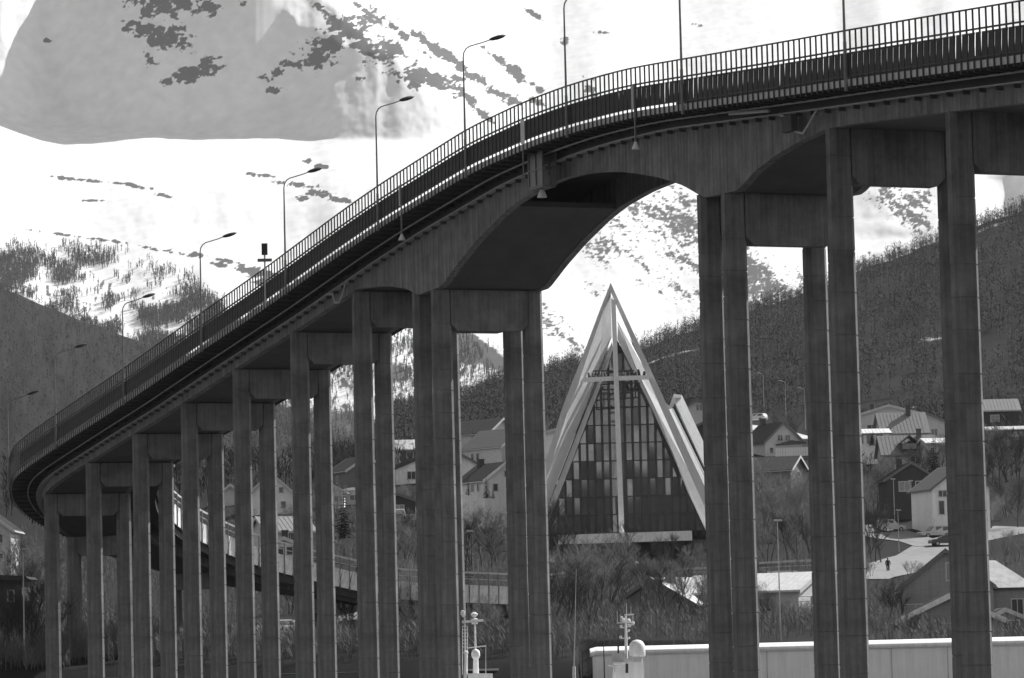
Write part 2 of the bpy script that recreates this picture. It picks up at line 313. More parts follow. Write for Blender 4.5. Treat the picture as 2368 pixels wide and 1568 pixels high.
# rock cover
def blob(cx, cy, rx, ry, a=0, k=1.):
    c, s = math.cos(math.radians(a)), math.sin(math.radians(a)); x = MU-cx; y = MV-cy
    X_ = (x*c+y*s)/(rx*1.15); Y_ = (-x*s+y*c)/(ry*1.2); return k*np.exp(-(X_**2+Y_**2)*.9)
rk = np.zeros(MU.shape)
for b in [(375, 15, 70, 22, 10), (430, 10, 40, 25, 0), (340, 68, 45, 20, 10), (320, 62, 30, 15, 0), (390, 85, 40, 28, 5), (375, 95, 45, 18, 15), (345, 135, 14, 12, 40), (450, 165, 40, 14, -25), (475, 155, 30, 16, -15), (385, 188, 14, 7, -10), (430, 178, 22, 9, -10), (480, 15, 30, 12, 30),
          (640, 165, 34, 10, -25), (665, 152, 22, 8, 0), (630, 208, 18, 6, 0), (760, 110, 60, 26, -20), (800, 70, 50, 26, 10), (840, 95, 55, 24, 15), (870, 130, 50, 20, 20), (740, 140, 30, 12, 0), (780, 55, 30, 16, 20), (900, 110, 35, 15, 35), (835, 183, 14, 7, 0),
          (960, 175, 38, 20, 15), (1000, 185, 48, 16, 12), (1045, 205, 40, 14, 30), (1080, 225, 30, 8, 20), (960, 195, 22, 10, 10), (1115, 262, 35, 7, 35), (1060, 180, 12, 6, 0), (105, 93, 12, 5, 10), (305, 60, 12, 14, 0), (560, 8, 16, 6, 0),
          (740, 20, 40, 6, 40), (850, 30, 60, 5, 38), (920, 70, 60, 6, 40), (1000, 110, 60, 6, 40), (1060, 150, 70, 7, 42), (1130, 200, 70, 8, 40), (1190, 165, 40, 9, 45), (1230, 195, 36, 7, 30), (1140, 130, 30, 5, 40), (870, 45, 25, 10, 30), (1180, 225, 30, 9, 40),
          (690, 428, 45, 5, 6), (740, 448, 45, 8, 15), (780, 460, 30, 5, 10), (745, 385, 18, 4, 0), (700, 460, 14, 5, 20), (710, 372, 8, 4, 0), (380, 453, 30, 3, 10), (330, 434, 30, 3, 8), (170, 414, 50, 3, 6), (280, 425, 30, 3, 5), (215, 464, 18, 2, 0), (600, 405, 30, 3, 5),
          (1240, 235, 25, 6, 25), (1350, 180, 16, 5, 20), (1305, 95, 7, 7, 0), (1390, 75, 14, 3, 0), (1370, 215, 14, 10, 30), (1600, 55, 16, 4, 10), (1230, 30, 20, 4, 30),
          (920, 545, 60, 3, 3), (600, 630, 90, 8, 14), (510, 600, 80, 3, 12), (380, 580, 90, 2.5, 10), (200, 550, 90, 2.5, 8), (650, 665, 60, 12, 20)]:
    rk = np.maximum(rk, blob(*b))
# streaky bare slopes behind the arch (run down to the right)
st = fbm((MU*.62+MV*.78)*.012, (MV*.62-MU*.78)*.055*-1, 5)
def soft(P, k=9): m = poly_in(MU+wob, MV+wob, P).astype(float); return blur1(blur1(m, k, 0), k, 1)
zone = soft([(1380, 600), (1340, 560), (1500, 420), (1600, 440), (1700, 480), (1800, 560), (1900, 640), (1900, 700), (1640, 720), (1560, 690), (1470, 640), (1400, 600)])
zone = np.maximum(zone, .8*soft([(1330, 660), (1380, 650), (1480, 760), (1500, 790), (1440, 800)])); zone = np.maximum(zone, .7*soft([(1200, 660), (1260, 690), (1330, 760), (1400, 800), (1330, 820), (1220, 740)], 5))
zone = np.maximum(zone, .9*soft([(1980, 470), (2060, 410), (2160, 440), (2160, 560), (2080, 540), (2000, 500)], 5)*.8)
zone = np.maximum(zone, .55*soft([(2180, 500), (2367, 470), (2367, 540), (2180, 540)], 5))
band = fbm((MU*.55-MV*.84)*.016+4, (MU*.84+MV*.55)*.0035, 4); rk = rk*1.35+(FN-.5)*4.8*np.clip(rk*3, 0, 1)-.30*np.clip(rk*3, 0, 1)
ra, rb = MU*.8+MV*.6, -MU*.6+MV*.8; FZ = .4*fbm(ra*.035, rb*.12, 4)+.6*fbm(ra*.15+3, rb*.27, 2)
rk = np.maximum(rk, np.where(zone > .05, (.43)*zone+np.clip(zone*2, 0, 1)*((band-.5)*1.8+(FZ-.5)*1.9), 0))
# tree covered snow on the lower left slope, forest and its shadow band painted dark between the piers
tv = fbm(MU*.11, MV*.012, 4); tz = soft([(-300, 590), (0, 575), (150, 590), (330, 620), (480, 680), (620, 720), (700, 760), (560, 860), (-300, 700)], 8)
rk = np.maximum(rk, tz*np.clip((fbm(MU*.24, MV*.06, 3)-.52)*4, 0, .6)*np.clip((fbm(MU*.014, MV*.022, 3)-.38)*8, 0, 1))
tz2 = soft([(700, 850), (900, 740), (1050, 760), (1170, 840), (1300, 900), (1200, 1120), (500, 1120), (600, 960)], 6)
rk = np.maximum(rk, np.where(tz2 > .05, tz2*.30+(fbm(MU*.03+30, MV*.05+8, 3)-.5)*1.2+(fbm(MU*.2, MV*.07, 2)-.5)*1.3, 0))
rk = np.maximum(rk, .95*soft([(1040, 760), (1090, 770), (1180, 838), (1190, 870), (1120, 850), (1040, 835)], 2)); rk = np.maximum(rk, .95*soft([(900, 845), (935, 850), (950, 880), (900, 890)], 2))  # first patch: shadowed forest band, painted as dark cover
rk = np.maximum(rk, .75*soft([(560, 925), (700, 940), (830, 950), (980, 1000), (1200, 1120), (400, 1120), (500, 980)], 3))
rk = np.concatenate([rk, np.zeros((13, MU.shape[1]))], 0)
mm_ = terrain_mat('snow_rock_and_painted_shadow', (.86, .13), .46, .20, 1.25, .15)
tag(link(grid_mesh('mountain', VM.reshape(-1, 3), len(mu_), VM.shape[0], mm_, attrs={'cover': rk.ravel()}), 'mountain'), kind='structure')
# valley floor sheet between the near hill and the mountain
mb = MB(); mb.add([(-1200, 1400, 10), (1200, 1400, 10), (1200, 2700, 60), (-1200, 2700, 60)], [(0, 1, 2, 3)]); tag(mb.build('valley_floor', mat('valley_forest_floor', .09, .9, .3, .02)), kind='structure')
# left wooded hill
SKY_L = [(-700, 490), (-200, 600), (0, 664), (100, 706), (200, 746), (300, 782), (370, 803), (450, 830), (540, 880), (620, 925), (700, 965), (800, 1010), (950, 1080), (1100, 1180)]
lu = np.arange(-700, 1100, 8.); lf = np.linspace(0, 1, 46); LU, LF = np.meshgrid(lu, lf)
lvs = np.interp(LU, [a for a, b in SKY_L], [b for a, b in SKY_L])+6*(fbm(LU*.03, LU*0+7, 4)-.5)
LY = 1450+650*LF; q = ray_np(LU, lvs); zt = CAM[2]+q[..., 2]/q[..., 1]*2100; q0 = ray_np(LU, np.maximum(1190, lvs+10)); zb = CAM[2]+q0[..., 2]/q0[..., 1]*1450
LZ = zb+(zt-zb)*LF**.95+8*(fbm(LU*.03, LF*6, 4)-.5)*np.sin(LF*math.pi); LX = q[..., 0]/q[..., 1]*LY
Lb = [np.stack([LX[-1], LY[-1]+50*k, LZ[-1]-6*k*k], -1) for k in range(1, 5)]
LV = np.concatenate([np.stack([LX, LY, LZ], -1), np.array(Lb)], 0)
lc = .1+1.6*np.clip(fbm(LU*.03+3, LF*9, 5)-.60, 0, 1); lc = np.concatenate([lc, np.zeros((4, LU.shape[1]))], 0)
tag(link(grid_mesh('wooded_hill', LV.reshape(-1, 3), len(lu), LV.shape[0], terrain_mat('forest_floor', (.016, .5), .5, .05, .5), attrs={'cover': lc.ravel()}), 'wooded_hill'), kind='structure')
# shore behind the camera, seen only in the church glass and by the light
bu = np.linspace(-2600, 2600, 160); bf = np.linspace(0, 1, 24); BU, BF = np.meshgrid(bu, bf)
prof = 120+130*fbm(bu*.0022+3, bu*0+1, 5)+200*np.clip(fbm(bu*.004+9, bu*0+4, 3)-.5, 0, 1)*2
BY = -700-1500*BF; BZ = -1+prof[None]*BF**1.2*(1+.1*(fbm(BU*.01, BF*8, 4)-.5))
bc = np.clip((BF-.66)*3, 0, 1)+.3*(fbm(BU*.01, BF*12, 4)-.5)
tag(link(grid_mesh('opposite_shore', np.stack([BU, BY, BZ], -1)[::-1].reshape(-1, 3), 160, 24, terrain_mat('far_shore_cover', (.06, .75), .5, .02, .4), attrs={'cover': bc[::-1].ravel()}), 'opposite_shore'), kind='structure')
#@@PART2
# ================================================================ bridge
R0, T0 = 25.3, 120.0; RM = R0-2.65; PHM = math.radians(113)
P0 = PR[:2]; CC = P0+D2*T0+N2*R0
def rot2(v, a):  # clockwise
    return np.array([v[0]*math.cos(a)+v[1]*math.sin(a), -v[0]*math.sin(a)+v[1]*math.cos(a)])
def frame(t):
    if t <= T0: return P0+D2*t, D2, N2
    a = min((t-T0)/RM, PHM); d = rot2(D2, a); n = rot2(N2, a); p = CC-n*R0
    if (t-T0)/RM > PHM: p = p+d*(t-T0-PHM*RM)
    return p, d, n
def B(t, s, z): p, d, n = frame(t); q = p+n*s; return (q[0], q[1], z)
ZK = [(-60, 22.0), (-40, 24.0), (-25, 25.6), (-19.5, 26.1), (-5.8, 27.25), (0, 27.7), (9.6, 28.5), (15, 28.95), (21.5, 29.2), (27, 29.2), (34.5, 28.9), (46.9, 27.66), (53.5, 26.85), (66, 25.12), (80.3, 23.34), (94.9, 21.46), (104, 20.4), (114, 19.2), (119.6, 18.5), (126, 17.3), (137, 14.6), (150, 11.6), (164.7, 8.9), (180, 7.9), (200, 7.3)]
_tt = np.linspace(-60, 200, 1041); _zz = np.interp(_tt, [a for a, b in ZK], [b for a, b in ZK]); _k = np.hanning(33); _k /= _k.sum(); _zz = np.convolve(np.pad(_zz, 16, mode='edge'), _k, 'valid')
def zd(t): return float(np.interp(t, _tt, _zz))
WK = [(-60, 1.42), (-2, 1.42), (.4, 1.5), (2.7, 1.85), (5.2, 2.4), (7.3, 3.05), (8.8, 3.75), (12.2, 3.95), (14.3, 3.3), (16.8, 2.75), (18.9, 2.4), (20.9, 2.1), (22.8, 1.87), (25.4, 1.62), (28, 1.5), (30.7, 1.52), (34, 1.75), (36.3, 2.05), (39.3, 2.6), (41.75, 3.2), (44.3, 3.98), (47.7, 3.75), (49.3, 3.05), (52, 2.3), (54.6, 1.75), (57, 1.3), (60, 1.25), (200, 1.25)]
def wdep(t): return float(np.interp(t, [a for a, b in WK], [b for a, b in WK]))
bridge = empty('road_bridge', B(27, 2.65, 0), 0, 'long concrete road bridge on tall slender columns arching over the whole view', 'bridge')
BO = np.array(bridge.location)
def sweep(name, m, parent, poly, ts, label=None):
    """poly(t) -> closed list of (s, z)"""
    V = []; n = None
    for t in ts:
        pp = poly(t); n = len(pp); V += [B(t, s, z) for s, z in pp]
    F = [(i*n+k, i*n+(k+1) % n, (i+1)*n+(k+1) % n, (i+1)*n+k) for i in range(len(ts)-1) for k in range(n)]
    F += [tuple(range(n-1, -1, -1)), tuple((len(ts)-1)*n+k for k in range(n))]
    mb = MB(); mb.v = [tuple(np.array(v)-BO) for v in V]; mb.f = F
    return mb.build(name, m, parent, label=label)
def rect(s0, s1, z0, z1): return [(s0, z0), (s1, z0), (s1, z1), (s0, z1)]
TA, TB = -34, 176
TS = [TA+i*1.0 for i in range(int(TB-TA)+1)]; TW = [TA+i*.5 for i in range(int((TB-TA)*2)+1)]
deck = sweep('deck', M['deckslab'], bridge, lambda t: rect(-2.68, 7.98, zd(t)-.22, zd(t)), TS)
sweep('road_surface', M['asphalt'], bridge, lambda t: rect(-.5, 5.9, zd(t)+.003, zd(t)+.06), TS)
sweep('kerb', M['lip'], bridge, lambda t: rect(-2.74, -2.5, zd(t)-.2, zd(t)+.08), TS)
sweep('kerb', M['lip'], bridge, lambda t: rect(7.8, 8.04, zd(t)-.2, zd(t)+.08), TS)
sweep('inner_kerb', M['soffit'], bridge, lambda t: rect(-2.35, -2.15, zd(t)+.003, zd(t)+.34), [t for t in TS if t < 12])
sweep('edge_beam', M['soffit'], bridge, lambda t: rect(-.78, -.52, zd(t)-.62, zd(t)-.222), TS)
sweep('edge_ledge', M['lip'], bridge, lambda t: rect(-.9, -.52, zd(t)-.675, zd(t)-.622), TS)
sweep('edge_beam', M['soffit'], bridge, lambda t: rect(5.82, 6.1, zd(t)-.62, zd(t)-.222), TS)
web = sweep('girder_web', M['web'], bridge, lambda t: rect(-.5, -.1, zd(t)-wdep(t), zd(t)-.224), TW)
sweep('girder_web', M['web'], bridge, lambda t: rect(5.4, 5.8, zd(t)-wdep(t), zd(t)-.224), TW)
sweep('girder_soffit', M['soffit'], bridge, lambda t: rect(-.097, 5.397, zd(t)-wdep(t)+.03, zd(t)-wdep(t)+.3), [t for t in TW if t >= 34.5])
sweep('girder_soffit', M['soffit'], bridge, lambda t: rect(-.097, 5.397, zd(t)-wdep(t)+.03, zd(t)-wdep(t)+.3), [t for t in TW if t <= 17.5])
sweep('conduit_pipe', M['lip'], bridge, lambda t: [(-1.5+.045*math.cos(a), zd(t)-.36+.045*math.sin(a)) for a in (0, 1.05, 2.1, 3.14, 4.2, 5.24)], TS)
# ribs under the edge ledge
def bmb(): return MB()
def addbox(mb, t, s0, s1, z0, z1, lt):
    p, d, n = frame(t); P = []
    for dd in (-lt/2, lt/2):
        for (s, z) in ((s0, z0), (s1, z0), (s1, z1), (s0, z1)):
            q = p+d*dd+n*s; P.append((q[0]-BO[0], q[1]-BO[1], z-BO[2]))
    mb.hexa(P)
mb = MB(); t = TA+.6
while t < T0: addbox(mb, t, -.80, -.505, zd(t)-.84, zd(t)-.678, .05); t += 1.28
tag(mb.build('rib', M['soffit'], bridge), kind='stuff')
mb = MB(); t = TA+.3
while t < TB: addbox(mb, t, -2.6, -.79, zd(t)-.34, zd(t)-.223, .10); t += 1.06
tag(mb.build('cantilever_bracket', M['steel'], bridge), kind='stuff')
# piers: cross beam with two chamfered columns
def column_mesh(name, h, seed, w=(1.08, .78)):
    r = random.Random(seed); mb = MB(); c = .2
    def ring(z, g, k=1.):
        a, b = w[0]/2*k-g, w[1]/2*k-g
        return [(-a+c, -b, z), (a-c, -b, z), (a, -b+c, z), (a, b-c, z), (a-c, b, z), (-a+c, b, z), (-a, b-c, z), (-a, -b+c, z)]
    V = []; z = 0; zs = [(0, 0)]
    while z < h-2.4:
        z += 1.0+r.random()*.8; zs += [(z-.03, 0), (z-.022, .022), (z+.022, .022), (z+.03, 0)]
    zs.append((h, 0)); F = []
    for z, g in zs: V += ring(z, g, 1.06-.10*z/h)
    n = 8
    F = [(i*n+k, i*n+(k+1) % n, (i+1)*n+(k+1) % n, (i+1)*n+k) for i in range(len(zs)-1) for k in range(n)]+[tuple(range(7, -1, -1)), tuple((len(zs)-1)*n+k for k in range(n))]
    mb.v = V; mb.f = F; return mb
def pier(t, depth, twin=False):
    p, d, n = frame(t); top = zd(t)-wdep(t)-.004; base = gz(*(p+n*2.6))-1.; base = min(base, 0) if p[1] < 269 else base
    pr = empty('pier', (p[0]-BO[0], p[1]-BO[1], base), math.atan2(n[1], n[0])); pr.parent = bridge
    h = top-base
    mb = MB(); mb.prism([(.42, h-depth+.35), (.42, h), (4.88, h), (4.88, h-depth+.35), (4.5, h-depth), (.8, h-depth)][::-1], -.36, .36)
    # shutter board joints on the beam
    mb.box(.44, 4.86, -.375, -.362, h-depth*.5-.03, h-depth*.5+.03); mb.box(2.62, 2.68, -.377, -.362, h-depth+.02, h-.05)
    mb.build('crossbeam', M['concrete'], pr)
    for k, s in enumerate((0, 5.3)):
        column_mesh('column', h, int(t*10)+k).build('column', M['concrete'], pr, loc=(s, 0, 0))
    return pr
for t, dp in [(123.2, 1.6), (111.75, 1.65), (100.5, 1.7), (89.7, 1.75), (79.1, 1.8), (68.3, 1.85), (57.7, 2.0), (48.35, 2.15), (45.6, 2.2), (12.75, 2.2), (10.3, 2.3), (.2, 2.35), (-9.9, 2.4), (-20.5, 2.4), (-31, 2.4), (135.0, 1.5), (147, 1.3), (158, 1.2)]:
    pier(t, dp)
# railings
def rail_post():
    mb = MB(); mb.box(-.028, .028, -.03, .03, -.34, 2.06); return mb.mesh('post', M['steel'])
PM = rail_post()
def panel_mesh(w):
    mb = MB(); mb.box(-w/2, w/2, -.012, .012, .24, 1.16); mb.box(-w/2, w/2, -.02, -.0125, 1.08, 1.16); mb.box(-w/2, w/2, -.02, -.0125, .24, .30); return mb.mesh('panel', M['panel'])
PANELS = [panel_mesh(w) for w in (.44, .425, .41, .36)]
def railing(side, s, t0, t1, nmax, step=.488):
    rl = empty('railing', (0, 0, 0)); rl.parent = bridge
    ts = [t0+i*.8 for i in range(int((t1-t0)/.8)+1)]
    def bar(name, z0, z1, w=.03, label=None):
        n_ = sweep(name, M['steel'], bridge, lambda t: rect(s-w, s+w, zd(t)+z0, zd(t)+z1), ts); n_.parent = rl; return n_
    bar('top_rail', 2.04, 2.10); bar('middle_rail', 1.25, 1.32); bar('bottom_rail', .19, .235)
    t = t0+.2; k = 0; extra = MB()
    while t < t1-.2:
        p, d, n = frame(t); a = math.atan2(d[1], d[0]); loc = (p[0]+n[0]*s-BO[0], p[1]+n[1]*s-BO[1], zd(t))
        if k < nmax:
            o = link(PM, 'post', rl, loc); o.rotation_euler = (0, 0, a)
            p2, d2, n2 = frame(t+step/2); sl = (zd(t+step/2+.2)-zd(t+step/2-.2))/.4
            o = link(PANELS[random.choices((0, 1, 2, 3), (5, 4, 2, 1))[0]], 'panel', rl, (p2[0]+n2[0]*(s+.02*side)-BO[0], p2[1]+n2[1]*(s+.02*side)-BO[1], zd(t+step/2)+.0))
            o.rotation_euler = (0, -math.atan(sl), math.atan2(d2[1], d2[0]))
        else:
            addbox(extra, t, s-.03, s+.03, zd(t)-.34, zd(t)+2.06, .056); addbox(extra, t+step/2, s-.012, s+.012, zd(t+step/2)+.24, zd(t+step/2)+1.16, .43)
        t += step; k += 1
    if extra.v: o = extra.build('distant_post', M['steel'], rl); tag(o, kind='stuff')
    return rl
railing(1, -2.80, -25, 165, 298)
def plain_railing(s, t0, t1):
    rl = empty('railing', (0, 0, 0)); rl.parent = bridge; ts = [t0+i*.8 for i in range(int((t1-t0)/.8)+1)]
    for nm, z0, z1 in (('top_rail', 2.04, 2.10), ('middle_rail', 1.25, 1.32)):
        o = sweep(nm, M['galv'], bridge, lambda t: rect(s-.03, s+.03, zd(t)+z0, zd(t)+z1), ts); o.parent = rl
    mb = MB(); t = t0
    while t < t1: addbox(mb, t, s-.028, s+.028, zd(t)-.3, zd(t)+2.06, .05); t += .62
    tag(mb.build('post', M['galv'], rl), kind='stuff'); return rl
plain_railing(8.1, -25, 118)
# the curved ramp end: light concrete parapet panels outside the inner railing
rl = empty('railing', (0, 0, 0)); rl.parent = bridge
for nm, z0, z1 in (('top_rail', 1.98, 2.12), ('middle_rail', 1.52, 1.57)):
    o = sweep(nm, M['trim'], bridge, lambda t: rect(8.07, 8.15, zd(t)+z0, zd(t)+z1), [118+i*.7 for i in range(82)]); o.parent = rl
cm = MB(); cm.box(-.36, .36, -.04, .04, -.35, 1.06); CMESH = cm.mesh('parapet_panel', M['cpanel'])
pm2 = MB(); pm2.box(-.03, .03, -.03, .03, -.5, 2.04); PM2 = pm2.mesh('post', M['galv'])
t = 119.
while t < 175:
    p, d, n = frame(t); rr = (R0-8.1)/RM if t < T0+PHM*RM else 1.; step = .78/rr if rr < 1 else .78
    for me, off in ((CMESH, 8.12), (PM2, 8.2)):
        tt = t if me is CMESH else t+step/2; p, d, n = frame(tt)
        o = link(me, me.name.split('.')[0], rl, (p[0]+n[0]*off-BO[0], p[1]+n[1]*off-BO[1], zd(tt))); o.rotation_euler = (0, -math.atan((zd(tt+.4)-zd(tt-.4))/.8/max(rr, .3)*(me is CMESH)), math.atan2(d[1], d[0]))
    t += step
sweep('edge_beam', M['steel'], bridge, lambda t: rect(7.0, 7.9, zd(t)-1.0, zd(t)-.224), [119+i*.8 for i in range(70)])
# dangling drain pipes at the two expansion joints
def drain(t):
    mb = MB(); Pn = [(t+2.2, -1.0, -.70), (t+1.1, -1.0, -.95), (t+.9, -.95, -1.5), (t+.3, -.9, -1.62), (t-.2, -.9, -1.3), (t-1.2, -1.0, -.72)]
    mb.path([np.array(B(a, s, zd(a)+z))-BO for a, s, z in Pn], .05); mb.build('drain_pipe', M['lip'], bridge)
drain(1.4); drain(58.6)
mb = MB(); addbox(mb, 2.6, -1.2, -.9, zd(2.6)-1.5, zd(2.6)-.8, .9); mb.build('joint_cover', M['soffit'], bridge)
mb = MB(); mb.tube(np.array(B(7.2, -1.6, zd(7)-.45))-BO, np.array(B(3.6, -1.5, zd(3.6)-.55))-BO, .07); mb.build('stay_bar', M['lip'], bridge)
# hanging maintenance cage under the arch
t = 27.9; z0 = zd(t); cage = empty('inspection_cage', B(t, -1.6, z0-.2), math.atan2(D2[1], D2[0]), 'small wire inspection cage hanging under the deck edge at the top of the arch', 'cage')
mb = MB()
for x in (-.85, 0, .85):
    for y in (-.35, .35): mb.box(x-.04, x+.04, y-.04, y+.04, -1.75, 0)
for z in (-1.75, -.95, -.05):
    for y in (-.35, .35): mb.box(-.85, .85, y-.03, y+.03, z, z+.06)
mb.build('cage_frame', M['galv'], cage)
mb = MB()
for i in range(15):
    x = -.82+i*.117; mb.box(x-.012, x+.012, -.372, -.352, -1.7, -.02)
for i in range(9): mb.box(-.85, .85, -.37, -.354, -1.6+i*.19, -1.585+i*.19)
mb.box(-.84, .84, .30, .33, -1.72, -.06); mb.box(-.3, .2, -.34, -.30, -1.7, -1.2); tag(mb.build('mesh_panel', M['galv'], cage), kind='stuff')
mb = MB(); mb.box(-.85, .85, -.35, .35, -1.84, -1.76); mb.build('cage_floor', M['galv'], cage)
mb = MB(); mb.lathe([(.02, 0), (.10, -.03), (.24, -.38), (.24, -.42), (.02, -.42)][::-1], 12, (.1, 0, -1.84)); mb.build('light_shade', M['lampwhite'], cage)
def nav_light(t, label):
    z0 = zd(t); r = empty('navigation_light', B(t, -2.95, z0), math.atan2(D2[1], D2[0]), label, 'hanging lamp', 'bell lamps hanging under the deck edge')
    mb = MB(); mb.box(-.035, .035, -.035, .035, -1.4, 1.3); mb.build('hanger', M['galv'], r)
    mb = MB(); mb.lathe([(.05, -1.7), (.19, -1.7), (.18, -1.64), (.10, -1.47), (.05, -1.36), (.03, -1.34)], 12); mb.build('lamp_shade', M['lampwhite'], r)
    mb = MB(); mb.box(.13, .24, -.04, .04, .15, 1.25); mb.build('cable_box', M['lightgrey'], r); return r
nav_light(14.1, 'bell lamp hanging from the deck over the right shoulder of the arch')
nav_light(43.6, 'bell lamp hanging from the deck left of the arch crown')
t = 27.1; p = B(t, -2.95, zd(t)); r = empty('downpipe', p, 0, 'pale vertical drainpipe on the railing just left of the inspection cage', 'pipe'); mb = MB(); mb.box(-.1, .1, -.03, .03, .0, 1.2); mb.build('upper_pipe', M['white'], r); mb = MB(); mb.tube((0, 0, -1.7), (0, 0, 0), .03); mb.build('lower_pipe', M['galv'], r)
# signal post on the railing at the left
t = 65.9; p = B(t, -2.9, zd(t)); r = empty('signal_post', p, 0, 'signal post with a dark lantern box and short crossbar rising above the left railing', 'signal')
mb = MB(); mb.tube((0, 0, -.3), (0, 0, 3.0), .055, n=8); mb.build('pole', M['lightgrey'], r)
mb = MB(); mb.box(-.17, .17, -.12, .12, 2.78, 3.45); mb.build('lantern_box', M['steel'], r)
mb = MB(); mb.box(-.42, .42, -.06, .06, 2.38, 2.56); mb.build('crossbar', M['galv'], r)
# ---------------------------------------------------------------- street lamps of the bridge
def lamp_proto(h=6.6, arm=1.5, seed=0):
    r = empty('street_lamp'); mb = MB(); mb.tube((0, 0, -.4), (0, 0, 1.6), .085, .075, 8); mb.tube((0, 0, 1.6), (0, 0, h-.8), .06, .04, 8)
    P = [(0, 0, h-.8)]+[(.55*(1-math.cos(a)), 0, h-.8+.6*math.sin(a)) for a in (.4, .8, 1.2)]+[(arm*.75, 0, h), (arm, 0, h+.14)]
    mb.path(P, .035, 6); mb.build('pole', M['galv'], r)
    hd = MB(); ring = [(-.05, .05, .05), (.15, .15, .10), (.45, .17, .12), (.75, .13, .09), (.92, .03, .02)]
    V = []
    for x, w, hgt in ring:
        for a in range(8): V.append((arm+x*.93, w*math.cos(a*math.pi/4), h+.16+x*.26+hgt*math.sin(a*math.pi/4)))
    hd.add(V, [(i*8+k, i*8+(k+1) % 8, (i+1)*8+(k+1) % 8, (i+1)*8+k) for i in range(4) for k in range(8)]+[tuple(range(7, -1, -1)), tuple(range(32, 40))])
    hd.build('lamp_head', M['steel'], r, smooth=True); return r
LP = [(-6.0, 'dark lamp pole at the right with its head above the frame'), (9.2, 'lamp pole rising out of the frame right of the arch crown'), (21.85, 'street lamp pole leaving the frame just over the arch crown'),
      (34.6, 'highest street lamp with a visible head, over the left flank of the arch'), (47.2, 'second highest lamp with a visible head, in front of the grey avalanche fans'), (62.3, 'street lamp with curved arm in front of the bright snow bench beside the signal post'),
      (78.0, 'street lamp in front of the thinly wooded snow slope'), (94.6, 'street lamp whose head stands where wooded hill meets birch slope'), (111.0, 'street lamp standing out against the dark left hill'), (125.5, 'street lamp at the far left edge of the frame where the deck begins to curve'),
      (134.0, 'small far lamp low over the curved end of the deck')]
l0 = lamp_proto()
for i, (t, lb) in enumerate(LP):
    p, d, n = frame(t); o = l0 if i == 0 else dup(l0)
    o.location = B(t, -2.9, zd(t)); o.rotation_euler = (0, 0, math.atan2(n[1], n[0])+.1*math.sin(i*2.)); tag(o, lb, 'street lamp', 'street lamps along the bridge railing')

# ================================================================ cathedral
CD = 467.
cath = empty('church', at(1430, 1312, CD), 0, 'large pointed triangular church with white concrete frames, a tall cross and a glass front', 'church')
CO = np.array(cath.location)
def Cp(u, v, dy): return at(u, v, CD+dy)-CO
def chexa(name, m, fr, bk, parent=cath, label=None):
    mb = MB(); mb.hexa([Cp(*p) for p in fr]+[Cp(*p) for p in bk]); return mb.build(name, m, parent, label=label)
def leg(name, m, outer, inner, dy0, dy1, shift=(0, 0)):
    """beam between outline polylines (same length, top to bottom) at depth dy0..dy1"""
    V = []; n = len(outer)
    for (a, b) in zip(outer, inner):
        V += [Cp(a[0], a[1], dy0), Cp(b[0], b[1], dy0), Cp(b[0]+shift[0], b[1]+shift[1], dy1), Cp(a[0]+shift[0], a[1]+shift[1], dy1)]
    F = [(i*4+k, i*4+(k+1) % 4, (i+1)*4+(k+1) % 4, (i+1)*4+k) for i in range(n-1) for k in range(4)]+[(3, 2, 1, 0), tuple(4*(n-1)+k for k in range(4))]
    mb = MB(); mb.v = [tuple(v) for v in V]; mb.f = F; return mb.build(name, m, cath)
# front frame, left leg (narrow front face + broad splayed inner face) and right leg
OL = [(1411.5, 654), (1387, 716), (1350, 815), (1322, 885), (1301, 940), (1249, 1104), (1196, 1280)]
AB = [(1411.6, 672), (1393, 724), (1357, 826), (1336, 890), (1316, 940), (1263, 1104), (1210, 1280)]
BC = [(1413, 700), (1414, 780), (1386, 850), (1371, 893), (1354, 940), (1290, 1104), (1228, 1280)]
leg('front_frame_leg', M['cladding'], OL, AB, 0, 1.2)
V = []
for a, b in zip(AB, BC): V += [Cp(a[0], a[1], .3), Cp(b[0], b[1], 8.5), Cp(b[0]-6, b[1], 9.3), Cp(a[0]-6, a[1], 1.1)]
mb = MB(); mb.v = [tuple(v) for v in V]; n = len(AB); mb.f = [(i*4+k, i*4+(k+1) % 4, (i+1)*4+(k+1) % 4, (i+1)*4+k) for i in range(n-1) for k in range(4)]+[(3, 2, 1, 0), tuple(4*(n-1)+k for k in range(4))]
mb.build('splayed_wall', M['claddark'], cath)
OR_ = [(1411.5, 654), (1475, 792), (1540.7, 934.5), (1633.5, 1137), (1700, 1282)]
IR = [(1411.6, 676), (1456, 778), (1524, 935), (1613, 1137), (1678, 1282)]
leg('front_frame_leg', M['cladding'], OR_, IR, 0, 1.4)
